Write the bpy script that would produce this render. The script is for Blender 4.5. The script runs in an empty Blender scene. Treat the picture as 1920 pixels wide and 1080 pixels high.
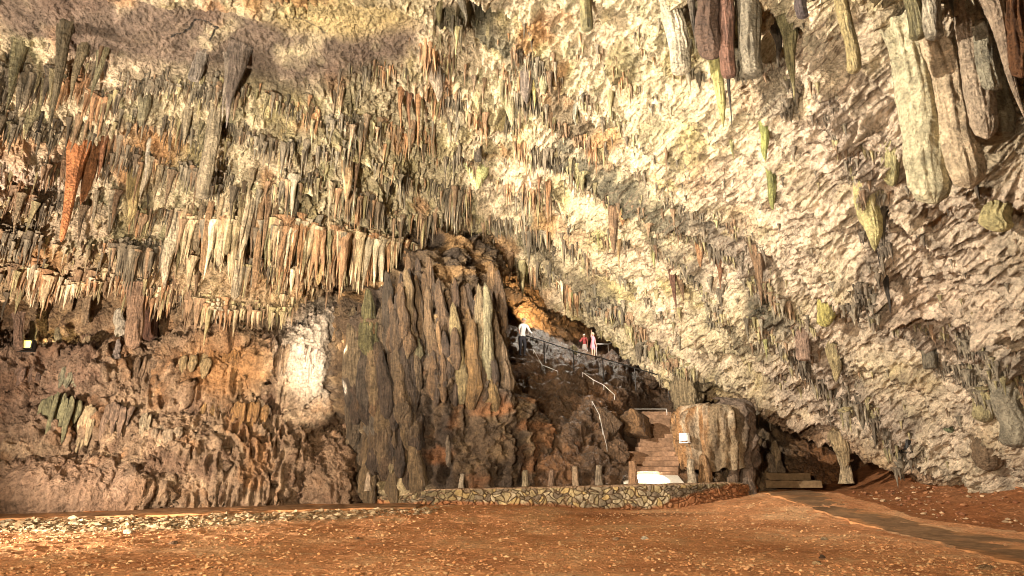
import bpy, bmesh, math, random
import numpy as np
from mathutils import Vector, Matrix
R = math.radians
C = bpy.context.scene
COL = C.collection
rng = np.random.default_rng(7)
random.seed(7)

# ------------------------------------------------------------------ camera
PITCH = R(15.95); F = 1120.0; EYE = np.array([0.0, 0.0, 1.6])
cam = bpy.data.cameras.new('camera'); cam.lens = 21.0; cam.sensor_width = 36.0
cam.clip_start = 0.1; cam.clip_end = 500
co = bpy.data.objects.new('camera', cam); COL.objects.link(co)
co.location = EYE; co.rotation_euler = (R(90) + PITCH, 0, 0)
C.camera = co
# ------------------------------------------------------------------ world: faint warm light bounced from the rest of the cave
w = bpy.data.worlds.new('World'); C.world = w; w.use_nodes = True
bg = w.node_tree.nodes['Background']
bg.inputs['Color'].default_value = (1.0, 0.80, 0.58, 1); bg.inputs['Strength'].default_value = 0.04
C.view_settings.view_transform = 'Standard'; C.view_settings.look = 'None'
C.view_settings.exposure = 0.75; C.view_settings.gamma = 1.0
C.cycles.use_denoising = True; C.cycles.filter_width = 1.0
C.cycles.max_bounces = 4; C.cycles.diffuse_bounces = 2; C.cycles.glossy_bounces = 2
C.cycles.sample_clamp_indirect = 4.0

def spot(loc, target, power, angle, col=(1, .83, .6), radius=.12, blend=.6):
    l = bpy.data.lights.new('flood_or_fill_beam', 'SPOT'); l.energy = power; l.color = col
    l.spot_size = R(angle); l.spot_blend = blend; l.shadow_soft_size = radius
    o = bpy.data.objects.new('flood_or_fill_beam', l); COL.objects.link(o); o.location = loc
    o.rotation_euler = (Vector(target) - Vector(loc)).to_track_quat('-Z', 'Y').to_euler()
    return o
def point(loc, power, col=(1, .83, .6), radius=.1):
    l = bpy.data.lights.new('lamp_glow', 'POINT'); l.energy = power; l.color = col; l.shadow_soft_size = radius
    o = bpy.data.objects.new('lamp_glow', l); COL.objects.link(o); o.location = loc
    return o

# ------------------------------------------------------------------ pixel of the 1920x1080 photograph -> point at world distance y = D
sp, cp = math.sin(PITCH), math.cos(PITCH)
def at(px, py, D):
    px = np.asarray(px, float); py = np.asarray(py, float); D = np.asarray(D, float)
    a = (px - 960) / F; b = (540 - py) / F
    dy = cp - b * sp; dz = sp + b * cp
    k = D / dy
    return np.stack([a * k + 0 * D, D + 0 * a, EYE[2] + dz * k], -1)
def atv(px, py, D): return Vector(at(px, py, D))

# the floodlights of the cave (unseen, beside and behind the photographer; the last is added fill)
spot((-11.0, 9.6, 9.4), (9.5, 18.0, 8.8), 24500, 60, (1, .91, .77), .08, .9).scale = (1.9, 1.05, 1)      # unseen lamp set high on the left to graze the slab
spot((-13, 9.0, .6), (-7, 17.0, 8.5), 10500, 120, (1, .84, .68), .10, .6)             # left wall and its gravel
spot((-5.5, 2.0, .4), (-2.0, 15, 13.0), 18500, 82, (1, .90, .73), .08, .8)           # up into the left ceiling
spot((-4.5, -5, 3.2), (-1.0, 13, 0), 12000, 86, (1, .82, .60), .25, .8)               # the floor
spot((-6.0, 4.0, .5), (1.5, 25, 11), 5000, 46, (1, .88, .68), .10, .9)  # unseen fill added to brighten the centre of the slab

# ------------------------------------------------------------------ numpy noise
def _hash(x, y, z, s):
    h = (x.astype(np.uint32) * np.uint32(374761393) + y.astype(np.uint32) * np.uint32(668265263)
         + z.astype(np.uint32) * np.uint32(2147483647) + np.uint32((s * 1013904223) & 0xffffffff))
    h = (h ^ (h >> np.uint32(13))) * np.uint32(1274126177)
    h = (h ^ (h >> np.uint32(15))) * np.uint32(2246822519)
    return h ^ (h >> np.uint32(16))
_g = np.random.default_rng(3).normal(size=(256, 3)).astype(np.float32)
_g /= np.linalg.norm(_g, axis=1, keepdims=True)
def perlin(P, s=0):
    P = np.asarray(P, np.float32); i = np.floor(P).astype(np.int32); f = P - i
    u = f * f * f * (f * (f * 6 - 15) + 10)
    out = 0
    for dx in (0, 1):
        wx = u[:, 0] if dx else 1 - u[:, 0]
        for dy in (0, 1):
            wy = u[:, 1] if dy else 1 - u[:, 1]
            for dz in (0, 1):
                wz = u[:, 2] if dz else 1 - u[:, 2]
                g = _g[_hash(i[:, 0] + dx, i[:, 1] + dy, i[:, 2] + dz, s) & np.uint32(255)]
                d = g[:, 0] * (f[:, 0] - dx) + g[:, 1] * (f[:, 1] - dy) + g[:, 2] * (f[:, 2] - dz)
                out = out + wx * wy * wz * d
    return out * 1.6
def fbm(P, s=0, o=4, gain=.5):
    P = np.asarray(P, np.float32); r = 0; a = 1.0
    for k in range(o):
        r = r + a * perlin(P * (2.03 ** k), s + k); a *= gain
    return r
def ridged(P, s=0, o=3):
    P = np.asarray(P, np.float32); r = 0; a = 1.0
    for k in range(o):
        r = r + a * (1 - 2 * np.abs(perlin(P * (2.1 ** k), s + k))); a *= .5
    return r
def worley(P, s=0):
    P = np.asarray(P, np.float32); i = np.floor(P).astype(np.int32); f = P - i
    f1 = np.full(len(P), 9, np.float32); f2 = f1.copy(); cid = np.zeros(len(P), np.uint32)
    for dx in (-1, 0, 1):
        for dy in (-1, 0, 1):
            for dz in (-1, 0, 1):
                h = _hash(i[:, 0] + dx, i[:, 1] + dy, i[:, 2] + dz, s)
                ox = (h & np.uint32(1023)) / 1023.; oy = ((h >> np.uint32(10)) & np.uint32(1023)) / 1023.; oz = ((h >> np.uint32(20)) & np.uint32(1023)) / 1023.
                d = np.sqrt((dx + ox - f[:, 0]) ** 2 + (dy + oy - f[:, 1]) ** 2 + (dz + oz - f[:, 2]) ** 2).astype(np.float32)
                n = d < f1
                f2 = np.where(n, f1, np.minimum(f2, d)); cid = np.where(n, h, cid); f1 = np.where(n, d, f1)
    return f1, f2, (cid & np.uint32(0xffff)) / 65535.
def sm(x, a, b):
    t = np.clip((x - a) / (b - a), 0, 1); return t * t * (3 - 2 * t)
def tps(pts, X, Y, lam=1e-3, log=True):
    p = np.array(pts, float); n = len(p); s = 1000.
    def U(r2): return np.where(r2 > 1e-12, r2 * np.log(r2 + 1e-12), 0)
    q = p[:, :2] / s; v = np.log(p[:, 2]) if log else p[:, 2]
    K = U(((q[:, None] - q[None]) ** 2).sum(-1)) + lam * np.eye(n)
    Pm = np.c_[np.ones(n), q]; A = np.block([[K, Pm], [Pm.T, np.zeros((3, 3))]])
    c = np.linalg.solve(A, np.r_[v, 0, 0, 0])
    xs = X.ravel() / s; ys = Y.ravel() / s; r = c[n] + c[n + 1] * xs + c[n + 2] * ys
    for k in range(n): r = r + c[k] * U((xs - q[k, 0]) ** 2 + (ys - q[k, 1]) ** 2)
    r = r.reshape(X.shape)
    return np.exp(r) if log else r
def segdist(X, Y, pl):
    d = np.full(X.shape, 1e9)
    for (x0, y0), (x1, y1) in zip(pl[:-1], pl[1:]):
        L = (x1 - x0) ** 2 + (y1 - y0) ** 2
        t = np.clip(((X - x0) * (x1 - x0) + (Y - y0) * (y1 - y0)) / L, 0, 1)
        d = np.minimum(d, np.hypot(X - x0 - t * (x1 - x0), Y - y0 - t * (y1 - y0)))
    return d

# ------------------------------------------------------------------ mesh helpers
def raw_mesh(name, V, Q, col=None, smooth=True):
    """V (n,3); Q (m,4) quads or (m,3) triangles"""
    V = np.asarray(V, np.float32).reshape(-1, 3); Q = np.asarray(Q, np.int32); k = Q.shape[1]
    me = bpy.data.meshes.new(name)
    me.vertices.add(len(V)); me.vertices.foreach_set('co', V.ravel())
    me.loops.add(Q.size); me.loops.foreach_set('vertex_index', Q.ravel())
    me.polygons.add(len(Q)); me.polygons.foreach_set('loop_start', np.arange(0, Q.size, k, dtype=np.int32))
    me.polygons.foreach_set('loop_total', np.full(len(Q), k, np.int32))
    me.polygons.foreach_set('use_smooth', np.full(len(Q), smooth, bool))
    me.update(calc_edges=True)
    if col is not None:
        a = me.color_attributes.new('Col', 'FLOAT_COLOR', 'POINT')
        c = np.ones((len(V), 4), np.float32); c[:, :3] = np.clip(col, 0.004, .9)
        a.data.foreach_set('color', c.ravel())
    me.validate()
    return me
def gridq(nr, nc, wrap=False):
    i = np.arange(nr - 1)[:, None]; j = np.arange(nc if wrap else nc - 1)[None]
    j2 = (j + 1) % nc
    a = i * nc + j; b = i * nc + j2; c = (i + 1) * nc + j2; d = (i + 1) * nc + j
    return np.stack([a, b, c, d], -1).reshape(-1, 4)
def link(name, me, mat, parent=None):
    o = bpy.data.objects.new(name, me); COL.objects.link(o)
    if mat is not None and not me.materials: me.materials.append(mat)
    if parent is not None: o.parent = parent
    return o
def tag(o, label, cat, group=None, kind=None):
    if label: o['label'] = label
    if cat: o['category'] = cat
    if group: o['group'] = group
    if kind: o['kind'] = kind
    return o
def empty(name, loc, label, cat, group=None, rz=0):
    o = bpy.data.objects.new(name, None); COL.objects.link(o); o.location = loc; o.rotation_euler = (0, 0, rz)
    o.empty_display_size = .2
    return tag(o, label, cat, group)
def normals_grid(P):
    du = np.gradient(P, axis=1); dv = np.gradient(P, axis=0)
    n = np.cross(du, dv); n /= np.linalg.norm(n, axis=-1, keepdims=True) + 1e-9
    s = np.sign(((EYE - P) * n).sum(-1, keepdims=True)); s[s == 0] = 1
    return n * s
def mix(a, b, t):
    t = np.asarray(t)[..., None]; return np.asarray(a) * (1 - t) + np.asarray(b) * t

# ------------------------------------------------------------------ materials
def rock_material(name, src='attr', rough=.82, bump=.5, scale=9.0, spec=.25, var=.45, color=None, fine=.02, streak=0.0):
    m = bpy.data.materials.new(name); m.use_nodes = True; nt = m.node_tree; N = nt.nodes; L = nt.links
    b = N['Principled BSDF']; b.inputs['Roughness'].default_value = rough
    b.inputs['Specular IOR Level'].default_value = spec
    geo = N.new('ShaderNodeNewGeometry')
    if src == 'attr':
        a = N.new('ShaderNodeAttribute'); a.attribute_name = 'Col'; base = a.outputs['Color']
    elif src == 'object':
        a = N.new('ShaderNodeObjectInfo'); base = a.outputs['Color']
    else:
        a = N.new('ShaderNodeRGB'); a.outputs[0].default_value = (*color, 1); base = a.outputs[0]
    n1 = N.new('ShaderNodeTexNoise'); n1.inputs['Scale'].default_value = scale; n1.inputs['Detail'].default_value = 6; n1.inputs['Roughness'].default_value = .65
    L.new(geo.outputs['Position'], n1.inputs['Vector'])
    n2 = N.new('ShaderNodeTexNoise'); n2.inputs['Scale'].default_value = scale * .22; n2.inputs['Detail'].default_value = 5
    L.new(geo.outputs['Position'], n2.inputs['Vector'])
    r1 = N.new('ShaderNodeMapRange'); r1.inputs[1].default_value = .3; r1.inputs[2].default_value = .7
    r1.inputs[3].default_value = 1 - var; r1.inputs[4].default_value = 1 + var
    L.new(n1.outputs['Fac'], r1.inputs[0])
    r2 = N.new('ShaderNodeMapRange'); r2.inputs[1].default_value = .3; r2.inputs[2].default_value = .7
    r2.inputs[3].default_value = 1 - var * .7; r2.inputs[4].default_value = 1 + var * .7
    L.new(n2.outputs['Fac'], r2.inputs[0])
    mu = N.new('ShaderNodeMath'); mu.operation = 'MULTIPLY'; L.new(r1.outputs[0], mu.inputs[0]); L.new(r2.outputs[0], mu.inputs[1])
    hgt = n1.outputs['Fac']
    if streak:
        mp_ = N.new('ShaderNodeMapping'); mp_.inputs['Scale'].default_value = (14, 14, 1.3); L.new(geo.outputs['Position'], mp_.inputs['Vector'])
        n3 = N.new('ShaderNodeTexNoise'); n3.inputs['Scale'].default_value = 1.0; n3.inputs['Detail'].default_value = 5; n3.inputs['Roughness'].default_value = .7; L.new(mp_.outputs[0], n3.inputs['Vector'])
        r3 = N.new('ShaderNodeMapRange'); r3.inputs[1].default_value = .36; r3.inputs[2].default_value = .62; r3.inputs[3].default_value = 1 - streak; r3.inputs[4].default_value = 1 + streak * .5
        L.new(n3.outputs['Fac'], r3.inputs[0]); m3 = N.new('ShaderNodeMath'); m3.operation = 'MULTIPLY'; L.new(mu.outputs[0], m3.inputs[0]); L.new(r3.outputs[0], m3.inputs[1]); mu = m3
        ad = N.new('ShaderNodeMath'); ad.operation = 'MULTIPLY_ADD'; ad.inputs[1].default_value = 1.6; L.new(n3.outputs['Fac'], ad.inputs[0]); L.new(hgt, ad.inputs[2]); hgt = ad.outputs[0]
    vm = N.new('ShaderNodeVectorMath'); vm.operation = 'SCALE'; L.new(base, vm.inputs[0]); L.new(mu.outputs[0], vm.inputs['Scale'])
    L.new(vm.outputs[0], b.inputs['Base Color'])
    bp = N.new('ShaderNodeBump'); bp.inputs['Strength'].default_value = bump; bp.inputs['Distance'].default_value = fine * 3
    L.new(hgt, bp.inputs['Height']); L.new(bp.outputs[0], b.inputs['Normal'])
    return m
def plain(name, col, rough=.6, metal=0, emit=0, ecol=None):
    m = bpy.data.materials.new(name); m.use_nodes = True; N = m.node_tree.nodes; b = N['Principled BSDF']
    b.inputs['Roughness'].default_value = rough; b.inputs['Metallic'].default_value = metal
    n = N.new('ShaderNodeTexNoise'); n.inputs['Scale'].default_value = 14; n.inputs['Detail'].default_value = 3
    g = N.new('ShaderNodeNewGeometry'); m.node_tree.links.new(g.outputs['Position'], n.inputs['Vector'])
    x = N.new('ShaderNodeMix'); x.data_type = 'RGBA'
    x.inputs['A'].default_value = (*[c * .8 for c in col], 1); x.inputs['B'].default_value = (*[min(1, c * 1.15) for c in col], 1)
    m.node_tree.links.new(n.outputs['Fac'], x.inputs['Factor']); m.node_tree.links.new(x.outputs['Result'], b.inputs['Base Color'])
    if emit: b.inputs['Emission Color'].default_value = (*(ecol or col), 1); b.inputs['Emission Strength'].default_value = emit
    return m
M_ROCK = rock_material('limestone', 'attr', .8, 1.0, 10, .25, .50, fine=.09)
M_SPEL = rock_material('dripstone', 'object', .62, 1.0, 11, .35, .45, fine=.05, streak=.5)
M_BIG = rock_material('grey_dripstone', 'object', .75, 1.0, 15, .3, .5, fine=.06, streak=0.0)
M_WET = rock_material('wet_rock', 'attr', .42, 1.0, 8, .5, .45, fine=.08)
M_DRIP = rock_material('small_dripstone', 'attr', .7, .8, 14, .3, .35, fine=.02, streak=.5)
M_SOIL = rock_material('red_soil', 'attr', .95, 1.0, 16, .1, .30, fine=.02)
M_PATH = rock_material('worn_concrete', 'attr', .9, .5, 7, .15, .3)
M_STONE = rock_material('wall_stone', 'attr', .9, .5, 12, .15, .35)
M_STEP = rock_material('step_stone', 'rgb', .85, .6, 8, .2, .4, (.30, .18, .11))
M_METAL = plain('painted_steel', (.02, .018, .016), .45, .3)
M_WHITE = plain('white_enamel', (.75, .73, .68), .4)
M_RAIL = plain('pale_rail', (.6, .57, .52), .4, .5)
# ------------------------------------------------------------------ cave ceiling: lip at the bottom of the slab, then up over the camera
def piece(pts):
    p = np.array(pts, float)
    return lambda x: np.interp(x, p[:, 0], p[:, 1])
LIP = piece([(-440, 575), (0, 562), (150, 555), (300, 552), (430, 575), (560, 560), (650, 535), (720, 492), (800, 452), (862, 420), (905, 452), (960, 500), (1050, 570), (1100, 602),
             (1200, 680), (1290, 735), (1330, 752), (1420, 762), (1500, 800), (1590, 838), (1680, 880), (1760, 905), (1850, 935), (1920, 962), (2080, 1010), (2400, 1090)])
CEIL = [(2300, 1060, 14), (1920, 955, 18.5), (1760, 905, 21), (1600, 850, 23), (1450, 790, 25), (1310, 745, 26.5), (1200, 680, 27.5), (1100, 600, 28), (960, 500, 28), (860, 420, 25.8),
        (1500, 500, 17.6), (1700, 650, 17.5), (1900, 700, 15.3), (1900, 300, 11.1), (1900, 0, 8.8), (1500, 0, 10.9), (1500, 250, 13.9), (1200, 0, 13.3), (1200, 250, 17.3), (1200, 500, 23.2),
        (960, 0, 14.7), (960, 250, 19.4), (600, 570, 22), (300, 560, 20.5), (0, 560, 18.3), (-300, 570, 15.5), (300, 350, 17.5), (300, 150, 14.5), (300, 0, 12.5), (0, 0, 11.3), (0, 300, 15),
        (600, 0, 13.8), (600, 300, 18.4), (720, 480, 23.8), (-300, 0, 10), (960, -260, 11.0), (300, -260, 9.3), (1500, -260, 8), (1900, -260, 6.8), (2300, 0, 7), (2300, 500, 10.3), (2300, -260, 5.5), (-400, -260, 8)]
_gx = np.arange(-600, 2600, 10.0)
_gs = np.interp(_gx, [-600, 300, 700, 900, 1100, 1500, 2000, 2600], [.10, .13, .22, .42, .62, .72, .55, .4])
_gy = np.cumsum(_gs) * 10; _gy -= np.interp(0, _gx, _gy)
def bed(px, py):                                     # bedding coordinate: rows of ledges run along its contours
    n = perlin(np.stack([px / 170., py / 110., 0 * px], -1).reshape(-1, 3), 91).reshape(px.shape) * 26 \
        + perlin(np.stack([px / 50., py / 40., 0 * px], -1).reshape(-1, 3), 92).reshape(px.shape) * 9
    return (py - np.interp(px, _gx, _gy) - 35 + n) / 78.0
def zone_right(px, py): return sm(px + .55 * (py - 300), 930, 1330)      # rippled slab
def zone_smooth(px, py):
    d = segdist(px, py, [(40, 5), (300, 55), (560, 95), (720, 60)]); return 1 - sm(d, 40, 95)
NR, NCOL = 540, 1380
pxs = np.linspace(-420, 2380, NCOL)
v = np.linspace(0, 1, NR)[:, None] ** 1.05
jag = 10 * perlin(np.stack([pxs / 34., 0 * pxs, 0 * pxs], -1), 55) + 7 * perlin(np.stack([pxs / 11., 0 * pxs, 0 * pxs], -1), 56)
lip = LIP(pxs) + jag
PX = np.broadcast_to(pxs, (NR, NCOL)).copy(); PY = lip[None] + (-260 - lip[None]) * v
Dc = tps(CEIL, PX, PY)
P = at(PX, PY, Dc)
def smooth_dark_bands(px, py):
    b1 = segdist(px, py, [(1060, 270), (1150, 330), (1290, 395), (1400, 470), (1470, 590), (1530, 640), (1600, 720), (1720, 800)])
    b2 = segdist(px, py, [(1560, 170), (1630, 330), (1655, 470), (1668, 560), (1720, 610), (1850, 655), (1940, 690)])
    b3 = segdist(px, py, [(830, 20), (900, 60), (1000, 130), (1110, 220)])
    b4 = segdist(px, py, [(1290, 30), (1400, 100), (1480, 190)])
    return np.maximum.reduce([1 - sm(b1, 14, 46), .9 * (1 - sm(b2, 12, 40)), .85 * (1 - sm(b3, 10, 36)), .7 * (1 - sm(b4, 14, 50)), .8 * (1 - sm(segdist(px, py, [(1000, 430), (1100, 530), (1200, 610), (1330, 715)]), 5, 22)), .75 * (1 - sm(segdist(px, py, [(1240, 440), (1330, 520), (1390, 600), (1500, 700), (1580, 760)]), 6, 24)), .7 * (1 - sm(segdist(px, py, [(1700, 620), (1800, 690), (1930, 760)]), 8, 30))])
FOLDS = [([(880, 210), (960, 255), (1040, 330), (1120, 420), (1200, 520), (1290, 610), (1400, 700), (1520, 780)], 26), ([(1060, 275), (1150, 335), (1290, 400), (1400, 475), (1475, 595), (1540, 650), (1610, 725), (1740, 815)], 34),
         ([(1120, 180), (1230, 250), (1330, 330), (1400, 370)], 22), ([(1560, 170), (1632, 330), (1660, 470), (1690, 580), (1760, 640), (1900, 690)], 26), ([(1290, 30), (1400, 100), (1490, 195), (1560, 290)], 30), ([(1540, 110), (1620, 180), (1690, 280), (1740, 400)], 26),
         ([(830, 20), (905, 62), (1000, 130), (1110, 222)], 20), ([(1000, 430), (1100, 540), (1200, 620), (1330, 720)], 16), ([(1250, 440), (1330, 520), (1390, 600), (1500, 700)], 18), ([(1600, 500), (1720, 560), (1850, 590), (1930, 600)], 16), ([(1500, 720), (1640, 790), (1780, 860), (1920, 930)], 18)]
HOLLOW = [(1900, 120, 48, 170, 2.6), (1447, 120, 22, 55, 1.6), (1340, 60, 55, 85, 1.4), (1475, 170, 30, 30, .9), (898, 30, 22, 30, 1.5), (1655, 430, 16, 45, .9), (1590, 60, 45, 60, .6), (1830, 180, 60, 90, 1.3), (1715, 60, 45, 55, 1.2),
          (425, 245, 16, 18, .9), (960, 215, 16, 30, .7), (195, 380, 20, 14, .7), (1450, 385, 10, 20, .5), (340, 395, 40, 14, .7), (960, 700, 1, 1, 0), (1205, 330, 25, 14, .4), (1890, 430, 40, 25, .6)]
def ceiling_disp(PX, PY, P):
    sh = PX.shape; W = P.reshape(-1, 3); zr = zone_right(PX, PY); zs = zone_smooth(PX, PY)
    t = bed(PX, PY); t = t - np.floor(t)
    d = .55 * fbm(W / 3.2, 11, 3).reshape(sh)
    d += (1 - zs) * (.95 * (1 - zr) + .42 * zr) * (t ** 2.2 - .3)
    vert = W * np.array([3.6, 3.6, .8], np.float32)
    d += (1 - zs * .9) * (1 - zr) * .20 * ridged(vert, 21, 2).reshape(sh)
    d += (1 - zs * .6) * .16 * fbm(W / .55, 31, 4, .6).reshape(sh)
    # ripples and scallops, drawn out across the slope
    rip = np.stack([W[:, 0] * 1.15 + W[:, 2] * .35, W[:, 1] * 1.5, W[:, 2] * 3.0 - W[:, 0] * .3], -1)
    rip = rip + .35 * np.stack([perlin(W * 1.7, 41), perlin(W * 1.7, 42), perlin(W * 1.7, 43)], -1)
    f1, f2, cid = worley(rip * 1.25, 5)
    g1, g2, _ = worley(rip * 2.9, 6)
    wn = fbm(W / 1.1, 44, 3); w2 = fbm(W / .45, 47, 2)
    down = W[:, 0] * .62 + W[:, 1] * .10 - W[:, 2] * .95
    s1 = down * 1.9 + 1.7 * wn + .35 * w2; s1 = s1 - np.floor(s1)
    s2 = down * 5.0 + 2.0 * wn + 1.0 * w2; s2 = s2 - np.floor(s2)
    m1 = sm(fbm(W / 1.3, 49, 2), -.35, .2)
    fold = 0
    for pl, wdt in FOLDS:      # long diagonal folds: a rounded rib that breaks off on its downhill side
        dist = segdist(PX, PY, pl); side = np.sign(PY - np.interp(PX, [p_[0] for p_ in pl], [p_[1] for p_ in pl]))
        fold = fold + np.where(side < 0, np.exp(-(dist / wdt) ** 1.2), np.exp(-(dist / (wdt * .18)) ** 2))
    fold = np.clip(np.asarray(fold).ravel() * (.75 + .6 * w2), 0, 1.5)
    saw = lambda s: np.where(s < .86, (s / .86) ** 1.5, (1 - s) / .14)
    d += zr * (m1 * .17 * saw(s1) + .10 * saw(s2) + fold * .80 + .09 * np.clip(f2 - f1, 0, .5) ** .7).reshape(sh)
    d += (1 - zr) * (1 - zs) * (.06 * saw(s2) + .10 * np.clip(g2 - g1, 0, .5) ** .7).reshape(sh)
    d += .075 * ridged(W * np.array([6.5, 6.5, 4.0], np.float32), 61, 2).reshape(sh)
    for (x, y, rx, ry, h) in HOLLOW: d -= h * np.exp(-np.clip(((PX - x) / rx) ** 2 + ((PY - y) / ry) ** 2, 0, 20) ** 1.5)
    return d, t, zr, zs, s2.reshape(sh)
Nn = normals_grid(P)
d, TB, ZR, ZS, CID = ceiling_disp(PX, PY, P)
CEILP = P + Nn * d[..., None]
def ceiling_colour(PX, PY, P, d, TB, ZR, ZS, CID):
    sh = PX.shape; W = P.reshape(-1, 3)
    a = fbm(W / 1.6, 71, 4).reshape(sh); b = fbm(W / .7, 75, 4).reshape(sh); c = fbm(W / 4.0, 78, 3).reshape(sh)
    col = np.empty(sh + (3,)); col[:] = (.60, .49, .315)
    col = mix(col, (.64, .47, .34), sm(c, -.1, .5) * .45)                       # pinkish calcite
    col = mix(col, (.52, .42, .17), sm(a, .1, .6) * .75)                       # ochre
    col = mix(col, (.34, .33, .16), sm(b, .25, .7) * .6 * (1 - .5 * ZR))       # green film
    leftc = (1 - ZR) * (1 - sm(PY, 470, 560)) * sm(PX, 150, 450)
    col = mix(col, (.36, .30, .17), leftc * .25)
    dk = sm(a + .6 * b, .15, .7) * (.6 * (1 - ZR) + .38 * ZR)
    col = mix(col, (.15, .115, .075), dk)
    rust = sm(fbm(W / 2.3, 83, 3).reshape(sh), .28, .6) * (1 - .6 * ZR)
    col = mix(col, (.42, .19, .07), rust * .6)
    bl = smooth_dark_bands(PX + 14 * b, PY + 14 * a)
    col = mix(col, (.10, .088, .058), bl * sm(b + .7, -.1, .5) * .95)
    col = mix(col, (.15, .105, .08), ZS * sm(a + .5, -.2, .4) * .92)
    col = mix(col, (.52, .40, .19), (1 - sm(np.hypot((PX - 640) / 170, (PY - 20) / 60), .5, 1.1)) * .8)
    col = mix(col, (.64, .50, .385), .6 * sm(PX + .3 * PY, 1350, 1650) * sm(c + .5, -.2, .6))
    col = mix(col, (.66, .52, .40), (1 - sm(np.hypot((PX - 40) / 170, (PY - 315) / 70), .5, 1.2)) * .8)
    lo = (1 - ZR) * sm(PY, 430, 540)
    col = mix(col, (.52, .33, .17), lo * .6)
    br = (1 - sm(segdist(PX, PY, [(740, 470), (800, 440), (862, 424)]), 10, 40))
    col = mix(col, (.17, .09, .045), br * .8)
    lowr = sm(PX, 1300, 1420) * (1 - sm(LIP(PX) - PY, 10, 60))
    col = mix(col, (.30, .16, .07), lowr * .6)
    col = mix(col, (.22, .15, .10), ZR * sm(CID, .80, .92) * sm(b + .25, -.2, .4) * .85)          # clay tone and painted-in shade darkening the creases
    crack = segdist(PX + 10 * a, PY + 10 * b, [(325, 62), (365, 45), (368, 34), (405, 58), (390, 78)])
    col = mix(col, (.03, .025, .02), 1 - sm(crack, 1.2, 3.2))
    crack = segdist(PX + 8 * a, PY + 8 * b, [(530, 5), (560, 30), (605, 65)])
    col = mix(col, (.05, .04, .03), .8 * (1 - sm(crack, 1, 3)))
    return col
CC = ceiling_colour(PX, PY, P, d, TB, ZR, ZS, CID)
# the slab has a back: behind the lip it turns up and away
nb = 26; back = []; bcol = []
for k in range(nb, 0, -1):
    s = k / nb
    q = CEILP[0] + np.stack([0 * pxs, 5.5 * s ** 1.2 + 0 * pxs, (4.6 * s + 1.2 * s * s) * np.clip((2000 - pxs) / 700, .0, 1)], -1)
    q += .35 * s ** .5 * np.stack([fbm(q / .9, 101, 3), fbm(q / .9, 105, 3), fbm(q / .9, 109, 3)], -1)
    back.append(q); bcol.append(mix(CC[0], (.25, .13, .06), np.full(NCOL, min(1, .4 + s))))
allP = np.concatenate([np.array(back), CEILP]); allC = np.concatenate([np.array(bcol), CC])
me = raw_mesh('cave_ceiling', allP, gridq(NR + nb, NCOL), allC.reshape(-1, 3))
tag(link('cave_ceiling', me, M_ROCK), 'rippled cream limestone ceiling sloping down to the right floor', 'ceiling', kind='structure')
def ceil_idx(px, py):
    j = int(round((px + 420) / 2800 * (NCOL - 1))); j = min(max(j, 0), NCOL - 1)
    i = int(np.argmin(np.abs(PY[:, j] - py))); return i, j
def ceil_pt(px, py):
    i, j = ceil_idx(px, py); return CEILP[i, j]

# ------------------------------------------------------------------ ground
def ground_z(x, y):
    x = np.asarray(x, float); y = np.asarray(y, float)
    z = .42 * sm(x, 4.5, 9.5) * sm(y, 14, 22)
    pl = [(30, 6.5), (12.5, 11.0), (10.6, 17), (11.4, 23), (11.6, 40)]
    dist = segdist(x, y, pl)
    right = np.where(x > np.interp(y, [6.5, 11, 17, 23, 40], [30, 12.5, 10.6, 11.4, 11.6]), 1., 0.)
    z = z + right * 1.45 * sm(dist, .7, 7.5)
    z = z + .12 * sm(y, 15, 19) * (1 - sm(x, 0, 3))
    return z
def ground_rel(x, y):
    q = np.stack([np.ravel(x), np.ravel(y), 0 * np.ravel(x)], -1)
    return (.05 * fbm(q / 2.2, 201, 4) + .022 * ridged(q / .35, 205, 2)).reshape(np.shape(x))
def ground_hit(px, py):
    a, b = (px - 960) / F, (540 - py) / F
    dx, dy, dz = a, cp - b * sp, sp + b * cp
    for t in np.arange(4, 60, .04):
        x, y, z = dx * t, dy * t, EYE[2] + dz * t
        if z <= ground_z(x, y): return np.array([x, y, float(ground_z(x, y))])
    return np.array([x, y, z])
xs = np.concatenate([np.linspace(-60, -17, 30)[:-1], np.linspace(-17, 20, 700), np.linspace(20, 60, 30)[1:]])
ys = np.concatenate([np.linspace(-20, 6.5, 30)[:-1], np.linspace(6.5, 26, 460), np.linspace(26, 70, 30)[1:]])
GX, GY = np.meshgrid(xs, ys)
GP = np.stack([GX, GY, ground_z(GX, GY) + ground_rel(GX, GY)], -1)
q = GP.reshape(-1, 3) * np.array([1, 1, 0], np.float32)
a = fbm(q / 1.8, 211, 4).reshape(GX.shape); b = fbm(q / .4, 215, 4, .6).reshape(GX.shape)
gc = np.empty(GX.shape + (3,)); gc[:] = (.60, .29, .135)
gc = mix(gc, (.68, .42, .23), sm(a, .0, .6) * .7)
gc = mix(gc, (.40, .165, .07), sm(-a + .4 * b, .1, .7) * .7)
gc = mix(gc, (.60, .45, .26), sm(b, .35, .8) * .4)
gc = mix(gc, (.60, .46, .29), (1 - sm(segdist(GX, GY, [(-19, 15.0), (-9, 15.8), (-5, 17.6)]), .3, 1.6)) * .75)
dirt = (GX > np.interp(GY, [6.5, 11, 17, 23, 40], [30, 12.5, 10.6, 11.4, 11.6]))
gc = mix(gc, (.24, .085, .03), dirt * .85)
gc = mix(gc, (.24, .09, .035), (1 - sm(np.hypot((GX - 3.6) / 2.6, (GY - 18.6) / .9), .5, 1.1)) * .7)
me = raw_mesh('ground', GP, gridq(*GX.shape), gc.reshape(-1, 3))
tag(link('ground', me, M_SOIL), 'trodden red soil floor of the cave', 'ground', kind='structure')

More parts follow.
